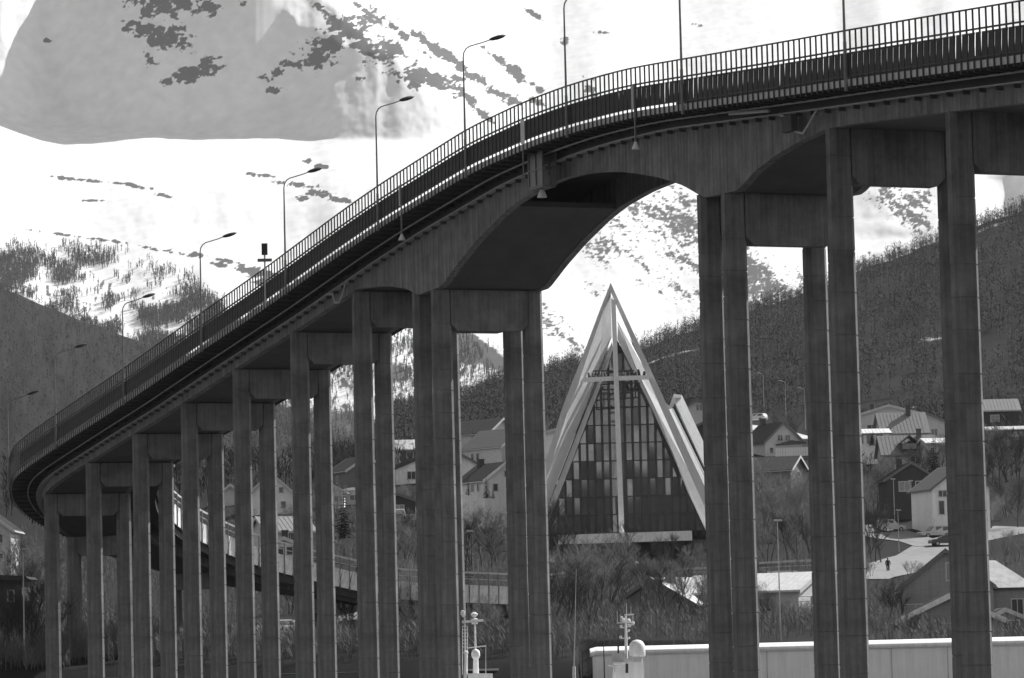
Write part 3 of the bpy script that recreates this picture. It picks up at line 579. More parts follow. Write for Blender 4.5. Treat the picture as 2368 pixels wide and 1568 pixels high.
# bright sunlit outer face of the inner frame on the right, inner frame legs
def slope(name, m, outer, inner, dyo, dyi, th=.25):
    V = []; n = len(outer)
    for a, b in zip(outer, inner): V += [Cp(b[0], b[1], dyi), Cp(a[0], a[1], dyo), Cp(a[0]-2, a[1]+1, dyo+th), Cp(b[0]-2, b[1]+1, dyi+th)]
    F = [(i*4+k, i*4+(k+1) % 4, (i+1)*4+(k+1) % 4, (i+1)*4+k) for i in range(n-1) for k in range(4)]+[(3, 2, 1, 0), tuple(4*(n-1)+k for k in range(4))]
    mb = MB(); mb.v = [tuple(v) for v in V]; mb.f = F; return mb.build(name, m, cath)
slope('inner_roof_slope', M['cladding'], [(1438, 752), (1497, 866), (1529, 940), (1618, 1137), (1684, 1282)], [(1428.5, 744), (1477, 866), (1513, 940), (1592, 1137), (1660, 1282)], 6.95, 6.)
leg('inner_frame_leg', M['cladding'], [(1428, 751), (1476, 867), (1512.5, 940), (1591.5, 1137), (1659, 1282)], [(1427, 784), (1449, 829), (1502, 935), (1601, 1150), (1655, 1268)][:4]+[(1650, 1258)], 9, 10.2)
leg('inner_frame_leg', M['cladding'], [(1414, 790), (1399, 832), (1356, 944), (1292, 1108), (1230, 1270)], [(1417, 806), (1401, 860), (1370, 940), (1305, 1112), (1246, 1262)], 9, 10.2)
leg('frame_groove', M['void'], [(1404, 832), (1352, 950), (1289, 1112)], [(1407, 826), (1355, 948), (1292, 1110)], 8.7, 8.95)
# rear shells to the right
leg('rear_roof_slope', M['cladding'], [(1537, 930), (1556, 946), (1652, 1146), (1712, 1272)], [(1527, 922), (1541, 936), (1634, 1140), (1690, 1272)], 12, 16)
slope('rear_roof_slope', M['cladding'], [(1556, 944), (1652, 1143), (1713, 1273)], [(1545, 947), (1641, 1150), (1702, 1280)], 12.15, 11.4)
leg('glass_slot', M['void'], [(1561, 942), (1650, 1130), (1712, 1262)], [(1553, 942), (1643, 1134), (1704, 1268)], 14.5, 16)
slope('rear_roof_slope', M['cladding'], [(1576, 913), (1653, 1080), (1728, 1240)], [(1557, 924), (1648, 1122), (1712, 1262)], 18.2, 17)
leg('rear_frame_leg', M['cladding'], [(1557, 912), (1549, 934), (1536, 968)], [(1566, 916), (1557, 938), (1545, 972)], 16.5, 18)
leg('rear_ridge_cap', M['white'], [(1557, 911), (1558, 919)], [(1575, 913), (1575, 921)], 16, 26)
# cross
chexa('cross_post', M['white'], [(1433, 1296, -1.2), (1446, 1296, -1.2), (1423, 695, -1.2), (1412.5, 690, -1.2)], [(1433, 1296, -.2), (1446, 1296, -.2), (1423, 695, -.2), (1412.5, 690, -.2)])
mb = MB(); mb.hexa([Cp(*p) for p in [(1340, 884.5, -.9), (1416.5, 880.5, -.9), (1416, 870, -.9), (1348, 873, -.9), (1340, 884.5, -.1), (1416.5, 880.5, -.1), (1416, 870, -.1), (1348, 873, -.1)]])
mb.hexa([Cp(*p) for p in [(1430.5, 880, -.9), (1503, 877.5, -.9), (1498, 867.5, -.9), (1430, 869.5, -.9), (1430.5, 880, -.1), (1503, 877.5, -.1), (1498, 867.5, -.1), (1430, 869.5, -.1)]])
mb.build('cross_arm', M['white'], cath)
# maintenance platform behind the cross arm
mb = MB()
def cbar(p, q, r=.09): mb.tube(Cp(*p), Cp(*q), r, r, 5)
for a, b in [((1389, 889), (1477, 885)), ((1389, 924), (1479, 919)), ((1386, 902), (1482, 898)), ((1372, 866), (1452, 858)), ((1370, 858), (1466, 857)), ((1389, 889), (1389, 924)), ((1405, 888), (1405, 923)), ((1478, 885), (1478, 919)), ((1469, 886), (1469, 920)), ((1446, 887), (1446, 921)), ((1375, 873), (1378, 857)), ((1468, 868), (1460, 857))]: cbar(a+(1.0,), b+(1.0,))
mb.build('maintenance_platform', M['steel'], cath)
r_ = random.Random(4)
for i in range(14):
    u = 1362+i*9.5+r_.random()*4
    if 1410 < u < 1434: continue
    mb = MB(); mb.tube(Cp(u, 873-(u-1362)*.03, -.3), Cp(u+r_.uniform(-3, 3), 866-r_.random()*8-(u-1362)*.03, .2), .22, .14, 6); mb.build('floodlight', M['steel'], cath)
# glass wall: mullions, transoms and panes, dark wall behind
def vrow(k, u): return 817+41.4*k-(u-1300)*.0245+3
def uleft(v): return float(np.interp(v, [806, 860, 940, 1112, 1262], [1417, 1401, 1370, 1305, 1246]))+1
def uright(v): return float(np.interp(v, [784, 829, 935, 1150, 1258], [1427, 1449, 1502, 1601, 1650]))-1
def ucol(j, v): return 1427+17.6*j+(v-1000)*.0245   # j from -10 .. 12
GW = 10.6
mul = MB(); rk_ = 11
for j in range(-10, 13):
    u0 = ucol(j, 1000)
    vt = None
    for v in range(800, 1240, 4):
        if uleft(v) < ucol(j, v) < uright(v): vt = v; break
    if vt is None: continue
    if j > 0:  # stepped on the right side
        kk = math.ceil((vt-820)/41.4); vt = max(vt, vrow(kk, u0)-41.4 if False else vt)
    a = Cp(ucol(j, vt), vt, GW-.25); b = Cp(ucol(j, 1238), 1238, GW-.25); mul_ = MB(); w = .16
    mul_.hexa([(b[0]-w, b[1], b[2]), (b[0]+w, b[1], b[2]), (a[0]+w, a[1], a[2]), (a[0]-w, a[1], a[2]), (b[0]-w, b[1]+.3, b[2]), (b[0]+w, b[1]+.3, b[2]), (a[0]+w, a[1]+.3, a[2]), (a[0]-w, a[1]+.3, a[2])])
    mul_.build('mullion', M['dark'], cath)
for k in range(0, 11):
    v = vrow(k, 1425); a = Cp(uleft(v)+1, vrow(k, uleft(v)), GW-.3); b = Cp(uright(v)-1, vrow(k, uright(v)), GW-.3); q = MB()
    q.hexa([(a[0], a[1], a[2]-.06), (b[0], b[1], b[2]-.06), (b[0], b[1], b[2]+.06), (a[0], a[1], a[2]+.06), (a[0], a[1]+.2, a[2]-.06), (b[0], b[1]+.2, b[2]-.06), (b[0], b[1]+.2, b[2]+.06), (a[0], a[1]+.2, a[2]+.06)])
    q.build('transom', M['dark'], cath)
for k in range(0, 10):
    for j in range(-10, 12):
        vm = 817+41.4*(k+.5); um = ucol(j+.5, vm)
        lo_l = uleft(817+41.4*(k+1)); hi_l = uleft(817+41.4*k); lo_r = uright(817+41.4*(k+1)); hi_r = uright(817+41.4*k)
        v0, v1 = vrow(k, um), vrow(k+1, um); P = []
        for (jj, v) in ((j, v1), (j+1, v1), (j+1, v0), (j, v0)):
            P.append((min(max(ucol(jj, v), uleft(v)+.5), uright(v)-.5), v))
        wid = max(P[1][0]-P[0][0], P[2][0]-P[3][0])
        if wid < 2 or um < uleft(v1)-8 or um > uright(v1)+8: continue
        tx, tk = random.gauss(0, .013), random.gauss(0, .007); V = []
        for i, (u, v) in enumerate(P): V.append(Cp(u, v, GW+.05+(tx if i in (1, 2) else -tx)*.35+(tk if i > 1 else -tk)*.5))
        if wid < 5: V[2] = (V[2]+V[3])/2; V[3] = V[2]+np.array([-.02, 0, 0])
        c_ = sum(V)/4; q = MB(); q.hexa([v for v in V]+[v+np.array([0, .04, 0]) for v in V])
        shaded = (0 <= j < 1)  # pane column by the cross takes the darker glass as painted shade
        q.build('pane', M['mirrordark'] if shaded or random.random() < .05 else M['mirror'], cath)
mb = MB(); mb.add([Cp(1240, 1262, GW+.5), Cp(1652, 1252, GW+.5), Cp(1426, 784, GW+.5)], [(0, 1, 2)]); mb.build('inner_screen', M['void'], cath)
# canopy and entrance
chexa('canopy', M['white'], [(1290, 1259, -3), (1600, 1249.5, -3), (1599.5, 1227, -3), (1289.5, 1237, -3)], [(1290, 1259, 8), (1600, 1249.5, 8), (1599.5, 1227, 8), (1289.5, 1237, 8)])
chexa('entrance_wall', M['dark'], [(1293, 1318, 4), (1640, 1310, 4), (1640, 1247, 4), (1293, 1257, 4)], [(1293, 1318, 9), (1640, 1310, 9), (1640, 1247, 9), (1293, 1257, 9)])
chexa('notice_board', M['lightgrey'], [(1329, 1297, 3.7), (1338, 1297, 3.7), (1338, 1281, 3.7), (1329, 1281, 3.7)], [(1329, 1297, 3.95), (1338, 1297, 3.95), (1338, 1281, 3.95), (1329, 1281, 3.95)])
for u in (1345, 1400, 1470, 1530, 1585): chexa('entrance_post', M['void'], [(u, 1316, 3.5), (u+5, 1316, 3.5), (u+5, 1252, 3.5), (u, 1252, 3.5)], [(u, 1316, 3.9), (u+5, 1316, 3.9), (u+5, 1252, 3.9), (u, 1252, 3.9)])
# ================================================================ houses
def win(parent, name, c, w, h, ax, pane='glass', frame='trim', bars=1):
    """window on a wall; ax: 'F' (faces -y), 'R' (+x), 'L' (-x); c = (x, y, z) of the sill centre"""
    f = MB(); g = MB(); t = .10
    def bx(mb, a0, a1, z0, z1, o0, o1):
        if ax == 'F': mb.box(c[0]+a0, c[0]+a1, c[1]-o1, c[1]-o0, c[2]+z0, c[2]+z1)
        elif ax == 'R': mb.box(c[0]+o0, c[0]+o1, c[1]+a0, c[1]+a1, c[2]+z0, c[2]+z1)
        else: mb.box(c[0]-o1, c[0]-o0, c[1]+a0, c[1]+a1, c[2]+z0, c[2]+z1)
    bx(f, -w/2-t, -w/2, -t, h+t, .0, .09); bx(f, w/2, w/2+t, -t, h+t, .0, .09); bx(f, -w/2, w/2, h, h+t, .0, .088); bx(f, -w/2, w/2, -t, 0, .0, .10)
    for i in range(bars): x = -w/2+w*(i+1)/(bars+1); bx(f, x-.035, x+.035, 0, h, .01, .07)
    bx(g, -w/2, w/2, 0, h, .005, .03)
    o = f.build('window', M[frame], parent); g.build('pane', M[pane], o); return o
def house(kind, label, cat, u, vb, Y, rz, w, d, hw, hr, wall, roof, wins=(), chim=None, over=.45, trim='trim', hip=0, trimw=.2, group=None, siding=True):
    o = empty(kind, at(u, vb, Y), math.radians(rz), label, cat, group)
    mb = MB(); a, b = w/2, d/2; e = .0
    mb.prism([(-a, -4), (a, -4), (a, hw), (0, hw+hr), (-a, hw)] if not hip else [(-a, -4), (a, -4), (a, hw), (-a, hw)], -b, b)
    wl = mb.build('wall', M[wall], o)
    if siding:
        q = MB(); n = int((hw)/.45)
        for i in range(1, n): q.box(-a-.02, -a-.001, -b, b, i*.45, i*.45+.03); q.box(a+.001, a+.02, -b, b, i*.45, i*.45+.03); q.box(-a, a, -b-.02, -b-.001, i*.45, i*.45+.03)
        if q.v: tag(q.build('siding_strip', M[wall], wl), kind='stuff')
    sl = hr/a; th = .16
    if not hip:
        rfs = []
        for s in (-1, 1):
            q = MB(); ex = a+over; z1 = hw-over*sl; q.prism([(0, hw+hr+.01), (0, hw+hr+.01+th), (s*ex, z1+.01+th), (s*ex, z1+.01)][::(1 if s < 0 else -1)], -b-over, b+over)
            rf = q.build('roof_slope', M[roof], o); rfs.append(rf)
            q = MB(); q.prism([(0, hw+hr+.0-trimw), (0, hw+hr+th+.05), (s*ex, z1+th+.05), (s*ex, z1+.0-trimw)][::(1 if s < 0 else -1)], -b-over-.05, -b-over-.003); q.build('bargeboard', M[trim], o)
            q = MB(); q.box(min(s*ex, s*(ex+.12)), max(s*ex, s*(ex+.12)), -b-over, b+over, z1-.04, z1+.07); q.build('gutter', M[trim], o)
            q = MB(); k = int((d+2*over)/.6)
            for i in range(1, k):
                y = -b-over+i*.6; q.prism([(s*.1, hw+hr-.1*sl+.012+th), (s*.1, hw+hr-.1*sl+.05+th), (s*ex, z1+.05+th), (s*ex, z1+.012+th)][::(1 if s < 0 else -1)], y, y+.05)
            tag(q.build('roof_seam', M[roof], rf), kind='stuff')
    else:
        ex, ey = a+over, b+over; q = MB(); z = hw
        q.add([(-ex, -ey, z), (ex, -ey, z), (ex, ey, z), (-ex, ey, z), (0, -ey+hip, z+hr), (0, ey-hip, z+hr)], [(3, 2, 1, 0), (0, 1, 4), (1, 2, 5, 4), (2, 3, 5), (3, 0, 4, 5)])
        rf = q.build('roof', M[roof], o); rfs = [rf, rf]
        q = MB(); q.box(-ex-.03, ex+.03, -ey-.03, ey+.03, z-.2, z-.005); q.build('eaves_board', M['dark'], o)
    for wn in wins:
        ax, p, z, ww, hh = wn[:5]; pane = wn[5] if len(wn) > 5 else 'glass'
        c = (p, -b, z) if ax == 'F' else ((a, p, z) if ax == 'R' else (-a, p, z)); win(o, 'window', c, ww, hh, ax, pane, bars=1 if ww > .7 else 0)
    for cx, cy, ch in (chim or []):
        z0 = hw+hr*(1-abs(cx)/a)-.2; q = MB(); q.box(cx-.35, cx+.35, cy-.35, cy+.35, z0, z0+ch); q.box(cx-.42, cx+.42, cy-.42, cy+.42, z0+ch, z0+ch+.12)
        q.build('chimney', M['brick'], rfs[0 if cx < 0 else 1])
    return o
G_ = 'houses on the hillside'
house('house', 'big grey gabled house behind the white hall, partly hidden by the rightmost column', 'house', 2190, 1456, 332, -6, 8.3, 9, 3.9, 3.2, 'grey', 'lightroof',
      [('F', .9, 4.45, 1.7, 1.5, 'curtain'), ('F', -3.0+.2, 1.0, 1.9, 1.3, 'curtain')], trim='midgrey', over=.3)
house('house', 'light house with a sunlit hipped roof at the right edge of the frame', 'house', 2290, 1458, 338, -88, 6.5, 7.0, 3.9, 2.6, 'grey', 'lightroof', [('R', 2.0, 1.1, 1.0, 1.7, 'glass'), ('R', 2.6, -1.6+1.1, 1., .9)], hip=3.2, over=.35)
house('annex', 'low grey annex with a wide pale bargeboard in front of the big gabled house', 'house', 2190, 1475, 322, 0, 9.4, 4, 1.55, 2.15, 'grey', 'greyroof', [('F', .1, .75, 1.9, .5, 'curtain')], trim='white', over=.35, trimw=.3)
house('porch', 'small porch with a sloping grey roof against the hip roofed house', 'porch', 2318, 1462, 327, 4, 3.6, 3.0, 1.2, .8, 'grey', 'greyroof', [('F', .2, .15, 1.9, .85)], trim='lightgrey', over=.25)
house('bungalow', 'long low bungalow with a white corrugated roof between two pairs of columns', 'house', 1752, 1462, 336, 58, 7.6, 12.6, 3.7, 1.55, 'lightgrey', 'whiteroof', [('F', -.6, 1.95, 1.1, 1.15, 'glass'), ('L', -3, 1.9, 1.4, 1.1), ('L', 2, 1.9, 1.4, 1.1)], trim='trim', over=.3)
house('house', 'dark sided house behind bare trees with a bright sunlit roof and stout chimney', 'house', 1558, 1468, 338, -38, 9.6, 6.4, 2.75, 2.4, 'midgrey', 'whiteroof', [('R', -1.6, .9, .8, 1.3), ('R', .6, .9, .8, 1.3), ('F', -1, 1., 1.2, 1.1)], [(.9, -1.6, 1.6)], trim='midgrey', over=.3)
# upper right cluster
house('house', 'wide white house with a low gable at the top of the right hand cluster', 'house', 2060, 1036, 622, -8, 15, 9, 4.9, 2.1, 'lightgrey', 'greyroof', [('F', 3.6, 2.6, 1.5, 1.2), ('F', -3, 2.6, 1.5, 1.2), ('F', -5.4, 2.6, 1.2, 1.2)], [(-3, 0, 1.5)], trim='lightgrey')
house('house', 'house with a big grey roof facing the camera crossed by its chimney shadow', 'house', 2084, 1046, 598, -86, 8, 7.4, 3.1, 3.3, 'lightgrey', 'greyroof', [('R', -1.5, .8, 1.2, 1.2), ('R', 1.5, .8, 1.2, 1.2)], [(.5, 1.2, 1.9)], trim='midgrey')
house('house', 'pale gabled house half behind the big grey roof, nearest the right column pair', 'house', 2126, 1040, 606, 4, 7.6, 8, 4.4, 1.6, 'lightgrey', 'greyroof', [('F', -.8, 2.2, 1.1, 1.1, 'curtain'), ('F', 1.8, 2.2, 1., 1.)], trim='midgrey')
hd = house('house', 'grey roofed house with an arched dormer window below the big grey roof', 'house', 2096, 1088, 575, -88, 7.5, 8.2, 2.5, 2.9, 'lightgrey', 'greyroof', [('R', -2.2, .9, 1.3, 1.1, 'curtain'), ('R', .9, .9, 1.6, 1.1), ('R', 3., .9, 1., 1.1)], [(.6, 2.0, 1.7)], trim='midgrey')
dm = MB()
for s in (-1, 1):
    dm.hexa([(2.2, s*1.3-.12, 2.9), (4.1, s*1.3-.12, 2.9), (4.1, s*1.3-.12, 4.0), (2.2, s*1.3-.12, 4.0), (2.2, s*1.3+.12, 2.9), (4.1, s*1.3+.12, 2.9), (4.1, s*1.3+.12, 4.0), (2.2, s*1.3+.12, 4.0)])
    dm.hexa([(1.2, s*1.5, 3.95), (4.3, s*1.5, 3.95), (4.3, 0, 5.15), (1.2, 0, 5.15), (1.2, s*1.5, 4.2), (4.3, s*1.5, 4.2), (4.3, 0, 5.4), (1.2, 0, 5.4)])
dr = dm.build('dormer', M['darkroof'], hd); dm = MB(); dm.box(3.6, 3.9, -1.15, 1.15, 3.2, 4.1); dm.build('pane', M['curtain'], dr)
house('garage', 'low white garage with a bright flat roof left of the big grey roof', 'garage', 2006, 1034, 588, -86, 4.5, 6.2, 2.1, .7, 'white', 'whiteroof', [('R', -1.6, .5, 1., 1.3), ('R', 0, .5, 1., 1.3), ('R', 1.6, .5, 1., 1.3)], trim='dark')
house('garage', 'small flat shed with a glaring roof right of the dormer house', 'garage', 2170, 1052, 570, -80, 4.5, 5, 1.8, .7, 'lightgrey', 'whiteroof', [('R', 0, .5, 1.4, .9)], trim='trim')
house('house', 'dark walled house with a grey roof facing the camera high at the right edge', 'house', 2302, 992, 640, -90, 7.5, 7.2, 3.1, 2.0, 'dark', 'greyroof', [('R', -.6, 1.1, 1.4, 1.1, 'curtain')], trim='trim')
house('carport', 'long carport with a thin pale roof below the high dark house', 'carport', 2325, 1014, 612, -90, 4, 8.8, 1.4, .5, 'midgrey', 'lightroof', [('R', 1.5, .3, 2., .6, 'curtain')], trim='trim')
house('house', 'dark timber house with bright framed windows above the road', 'house', 2100, 1194, 522, 2, 7.3, 8, 5.2, 2.3, 'dark', 'darkroof', [('F', -1.0, 3.5, 1.5, 1.3, 'curtain'), ('F', 1.5, 3.5, 1.7, 1.3), ('F', 1.6, 1.2, 1.4, 1.2)], [(-1., 1., 1.5)], trim='midgrey')
house('house', 'white house with grey rake boards beside the dark timber house', 'house', 2198, 1208, 500, 12, 8.2, 9, 4.6, 3.0, 'white', 'greyroof', [('F', -2.6, 3.4, 1.1, .8), ('F', -2.8, 1., .7, 1.8), ('F', -1.5, 1.4, .8, 1.8), ('F', .6, 1.2, 1., 1.2)], trim='midgrey')
hh = house('house', 'grey gabled house with twin attic windows and a dark roof near the middle right', 'house', 1786, 1064, 600, 24, 6.9, 8, 2.9, 3.1, 'lightgrey', 'darkroof', [('F', -.65, 3.0, .85, .9), ('F', .75, 3.0, .85, .9), ('F', -2.3, .9, .6, .9), ('F', 0, .5, 1.2, 1.3)], [(-.3, 2.5, 1.4)], trim='midgrey')
q = MB(); q.prism([(-1.8, 2.1), (3.4, 2.4), (3.4, 2.6), (.6, 3.0), (-1.8, 2.3)], -5.6, -4.5); q.build('porch_roof', M['darkroof'], hh)
house('house', 'dark roofed cottage below the terrace screen, just right of the church', 'house', 1790, 1108, 560, 64, 6.5, 8, 1.3, 2.0, 'midgrey', 'darkroof', [('F', 0, .2, 1, .8)], trim='trim')
house('house', 'grey gabled house just above the rear church roof', 'house', 1611, 1002, 602, 0, 5.2, 7, 3.7, 1.7, 'lightgrey', 'greyroof', [('F', .3, 3.6, .95, .95)], [(-1.2, 1, 1.2)], trim='midgrey')
house('shed', 'dark open porch shed under the grey gabled house beside the column', 'shed', 1630, 1016, 590, 0, 4.0, 3, 1.9, .9, 'dark', 'darkroof', [('F', .5, .5, .8, 1.1, 'curtain')], trim='midgrey')
# left of the church
house('house', 'tall white house half hidden by the left leg of the church', 'house', 1282, 1122, 555, 2, 9.5, 9, 6.9, 1.3, 'white', 'greyroof', [('F', -2.4, 4.2, .5, .7), ('F', -2.6, 1.6, .6, .9), ('F', .6, 4.4, .8, .7)], trim='trim')
house('house', 'dark roofed house with a pale gable at the top of the left cluster', 'house', 1150, 1046, 602, 14, 7.2, 8, 3.0, 2.1, 'lightgrey', 'darkroof', [('F', 0, 1.5, 1, 1)], [(-1, 2, 1.3), (-1.5, -2.5, 1.2)], trim='lightgrey')
house('house', 'house with a long pale eave in front of the topmost dark roof', 'house', 1118, 1040, 590, 50, 6.6, 8, 2.6, 2.2, 'lightgrey', 'darkroof', [('F', 0, .8, 1, 1)], [(1, 0, 1.4)], trim='lightgrey')
house('house', 'turned grey house with a broad verge board above the white dark-patched house', 'house', 1160, 1080, 560, 42, 8, 9, 3.0, 2.7, 'lightgrey', 'midgrey', [('L', 1., 1.2, .6, .9), ('L', 2.2, 1.2, .6, .9), ('F', 0, 1.2, 1, 1)], trim='trim')
house('house', 'white house with a dark square of roof and small round arched window', 'house', 1138, 1152, 480, 30, 6.4, 7, 2.3, 2.2, 'white', 'darkroof', [('F', .3, 2.7, .7, .7), ('L', -2, .9, .4, .8), ('L', -.5, .9, .5, .8), ('F', -1.5, .8, .6, .9), ('F', 1.3, .8, .7, .8)], [(-.5, 2, 1.2)], trim='white')
house('house', 'light gabled house with a balcony line immediately right of the central pier', 'house', 1068, 1130, 545, 0, 6.4, 8, 3.1, 1.8, 'white', 'greyroof', [('F', 1.4, 1.4, .7, .9), ('F', -.6, 1.4, 1, 1)], trim='midgrey')
house('house', 'small far white gable touching the central pier', 'house', 1050, 1042, 600, 0, 5, 6, 2.2, 1.8, 'white', 'greyroof', [('F', .8, .8, .7, .9)], trim='trim')
house('house', 'low white gabled house with one small square attic window and a dark stove pipe', 'house', 966, 1118, 560, 14, 8.8, 9, 2.2, 1.75, 'white', 'darkroof', [('F', -.2, 2.7, .6, .6), ('F', -2, .5, 1.2, 1.1), ('F', 1.8, .5, 1.4, 1.1)], [(-2.6, -2, 1.9)], trim='dark')
house('house', 'tiny white gable peeping out left of the low white gabled house', 'house', 909, 1078, 590, 0, 2.6, 4, 1.6, 1.1, 'white', 'greyroof', [('F', .2, .5, .5, .6)], trim='trim')
house('house', 'far low house with a pale roof under the hillside lamps, left of the central pier', 'house', 945, 1064, 615, -84, 5, 5, 1.8, 1.5, 'midgrey', 'lightroof', [('R', 0, .4, 1, .8)], trim='trim')
house('house', 'small grey house beside the double dark spruces above the white gable', 'house', 648, 1100, 610, 10, 4.5, 5, 2, 1.6, 'lightgrey', 'lightroof', [('F', .5, .6, .7, .8)], trim='trim')
house('hut', 'black timber hut with a shallow gable in the gap left of the central pier', 'hut', 925, 1192, 500, -4, 4.7, 5, 1.95, .9, 'dark', 'darkroof', [('F', -.3, .3, .55, 1., 'curtain'), ('F', .5, .3, .55, 1., 'curtain')], trim='midgrey')
house('house', 'grey house with a pale eave above the tall spruce', 'house', 826, 1132, 552, 24, 6.4, 8, 2.8, 2.0, 'midgrey', 'darkroof', [('L', 0, 1, .6, 1), ('F', -1, 1, .9, 1)], trim='trim')
house('shed', 'tiny white gabled shed left of the tall spruce', 'shed', 773, 1170, 522, 0, 3.0, 4, 2.0, .8, 'white', 'whiteroof', [('F', .4, .6, .5, .7)], trim='trim')
house('garage', 'flat pale garage behind the tall spruce', 'garage', 818, 1164, 528, 0, 3.6, 5, 1.7, .3, 'lightgrey', 'whiteroof', [('F', .2, .4, 1.2, .7)], trim='trim')
house('house', 'white gabled house seen in the gap beside the fourth pair of columns', 'house', 630, 1192, 520, 2, 6.6, 8, 2.9, 3.0, 'white', 'greyroof', [('F', 1.7, .9, .6, .9), ('F', 1.4, 3.1, .5, .7)], trim='trim')
house('house', 'grey house with a pale eave line below the white gable', 'house', 652, 1262, 440, -62, 5, 6, 1.8, 1.6, 'lightgrey', 'greyroof', [('R', 0, .5, .9, .9)], trim='trim')
house('cottage', 'small cottage with a dark roof and white twin windows just above the ramp railing', 'house', 660, 1292, 398, 0, 3.6, 4, 1.4, .8, 'white', 'darkroof', [('F', -.4, .4, .6, .8), ('F', .6, .4, .6, .8)], [(0, 0, 1.)], trim='trim')
house('house', 'pale gabled house behind the third and fourth pairs of columns', 'house', 538, 1204, 545, 0, 5.6, 7, 3, 2.2, 'lightgrey', 'greyroof', [('F', .6, 1, 1., 1.), ('F', -1.2, 1, .8, 1.)], trim='trim')
house('house', 'light house glimpsed at the far left edge below the curved deck', 'house', -8, 1318, 402, 0, 4.2, 7, 4.4, 1.6, 'lightgrey', 'greyroof', [('F', .9, .8, .6, .9), ('F', .9, 2.9, .6, .9)], trim='trim')
sh = house('shed', 'long black shed with a pale gutter at the lower left edge', 'shed', 10, 1396, 300, 0, 3.6, 5, 2.0, .12, 'dark', 'darkroof', [('F', .9, .2, .4, .8)], trim='dark', siding=False)
# black shed with white board
sh = empty('shed', at(1140, 1440, 300), 0, 'black monopitch shed with a square white board, between the mast and the twin columns', 'shed')
mb = MB(); mb.prism([(-1.75, -3), (2.2, -3), (2.2, 2.25), (-1.75, 1.65)], -1.5, 2); mb.build('wall', M['dark'], sh)
mb = MB(); mb.prism([(-1.95, 1.62), (2.4, 2.28), (2.4, 2.42), (-1.95, 1.76)], -1.8, 2.2); mb.build('roof', M['lightroof'], sh)
mb = MB(); mb.box(.35, 1.15, -1.58, -1.503, .72, 1.42); mb.build('board', M['white'], sh)
# terrace screen, retaining walls
ts = empty('terrace_screen', at(1836, 1056, 592), 0, 'bright white slatted terrace screen in front of the twin windowed house', 'screen')
sm = MB(); sm.box(-.19, .19, -.05, .05, .1, 1.5); SMM = sm.mesh('screen_panel', M['white'])
for i in range(15): link(SMM, 'screen_panel', ts, (-2.9+i*.415, 0, 0))
mb = MB(); mb.box(-3.1, 3.2, .06, 3, -2, .09); mb.build('terrace_floor', M['midgrey'], ts)
mb = MB(); mb.box(-3.1, 3.2, -.07, .07, 1.5, 1.58); mb.build('handrail', M['trim'], ts)
gw_ = empty('garden_wall', at(935, 1206, 492), 0, 'pale rendered garden wall in front of the black hut', 'wall'); mb = MB(); mb.box(-2.4, 2., -.2, .2, -2, .9); mb.build('wall_body', M['lightgrey'], gw_); mb = MB(); mb.box(-2.5, 2.1, -.27, .27, .903, 1.0); mb.build('coping', M['trim'], gw_)
# ---------------------------------------------------------------- white hall on the quay
hl = empty('hall', at(1900, 1568, 272), 0, 'long windowless white hall with a rounded pale roof edge along the bottom right', 'hall')
HX0 = at(1369, 1500, 272)[0]-hl.location.x; HX1 = at(2700, 1500, 272)[0]-hl.location.x; zt_ = 4.27-hl.location.z
n = 9; w_ = (HX1-HX0)/n
wp = MB(); wp.box(0.004, w_-.004, 0, .3, -3.5, zt_-.36); WPM = wp.mesh('wall_panel', M['hallwall'])
for i in range(n): link(WPM, 'wall_panel', hl, (HX0+i*w_, 0, 0))
mb = MB(); mb.box(HX0+.12, HX1-.1, .31, 11, -3.5, zt_-.4); mb.build('core_wall', M['claddark'], hl)
P_ = [(-.16, -.40), (-.2, -.25), (-.15, -.1), (.02, -.01), (.4, .04), (2.5, .2)]
mb = MB(); V = []
for x in (HX0-.15, HX0+.35, HX1): V += [(x, y + (0 if x > HX0 else .0), zt_+z-(.0 if x > HX0 else .12)) for y, z in P_+[(2.5, -.38), (.28, -.38)]]
k = len(P_)+2; mb.add(V, [(i*k+j, (i+1)*k+j, (i+1)*k+(j+1) % k, i*k+(j+1) % k) for i in range(2) for j in range(k)]+[tuple(range(k)), tuple(range(3*k-1, 2*k-1, -1))]); mb.build('roof_edge', M['white'], hl, smooth=False)
mb = MB(); mb.box(HX0+.2, HX1, 2.55, 11, zt_-.3, zt_+.1); mb.build('roof', M['lightroof'], hl)
for u in (2190, 1772, 2060):
    x = at(u, 1500, 272)[0]-hl.location.x; mb = MB(); mb.box(x-.03, x+.03, -.06, -.005, -3.4, zt_-.42); mb.build('downpipe', M['lightgrey'], hl)
# quay on the left
qx0, qx1 = at(-300, 1560, 269.5)[0], at(1150, 1560, 269.5)[0]
qw = empty('quay_wall', (qx0, 269.5, 0), 0, 'pale quay edge running along the bottom left behind the columns', 'quay'); zq = 5-60/FPX*269.5
mb = MB(); mb.box(0, qx1-qx0, 0, .5, -2, zq-.15); mb.build('wall_body', M['lightgrey'], qw); mb = MB(); mb.box(-.1, qx1-qx0+.1, -.08, .6, zq-.147, zq); mb.build('coping', M['coping'], qw)
fe = empty('board_fence', (at(548, 1550, 271)[0], 271, zq), 0, 'low dark board fence standing on the quay edge', 'fence')
fm = MB(); fm.box(-.13, .13, -.02, .02, -.1, .62); FM = fm.mesh('board', M['dark']); L_ = at(1060, 1550, 271)[0]-at(548, 1550, 271)[0]
for i in range(int(L_/.275)): link(FM, 'board', fe, (i*.275, 0, random.uniform(-.01, .02)))
mb = MB(); mb.box(0, L_, .022, .06, .1, .18); mb.build('fence_rail', M['dark'], fe)

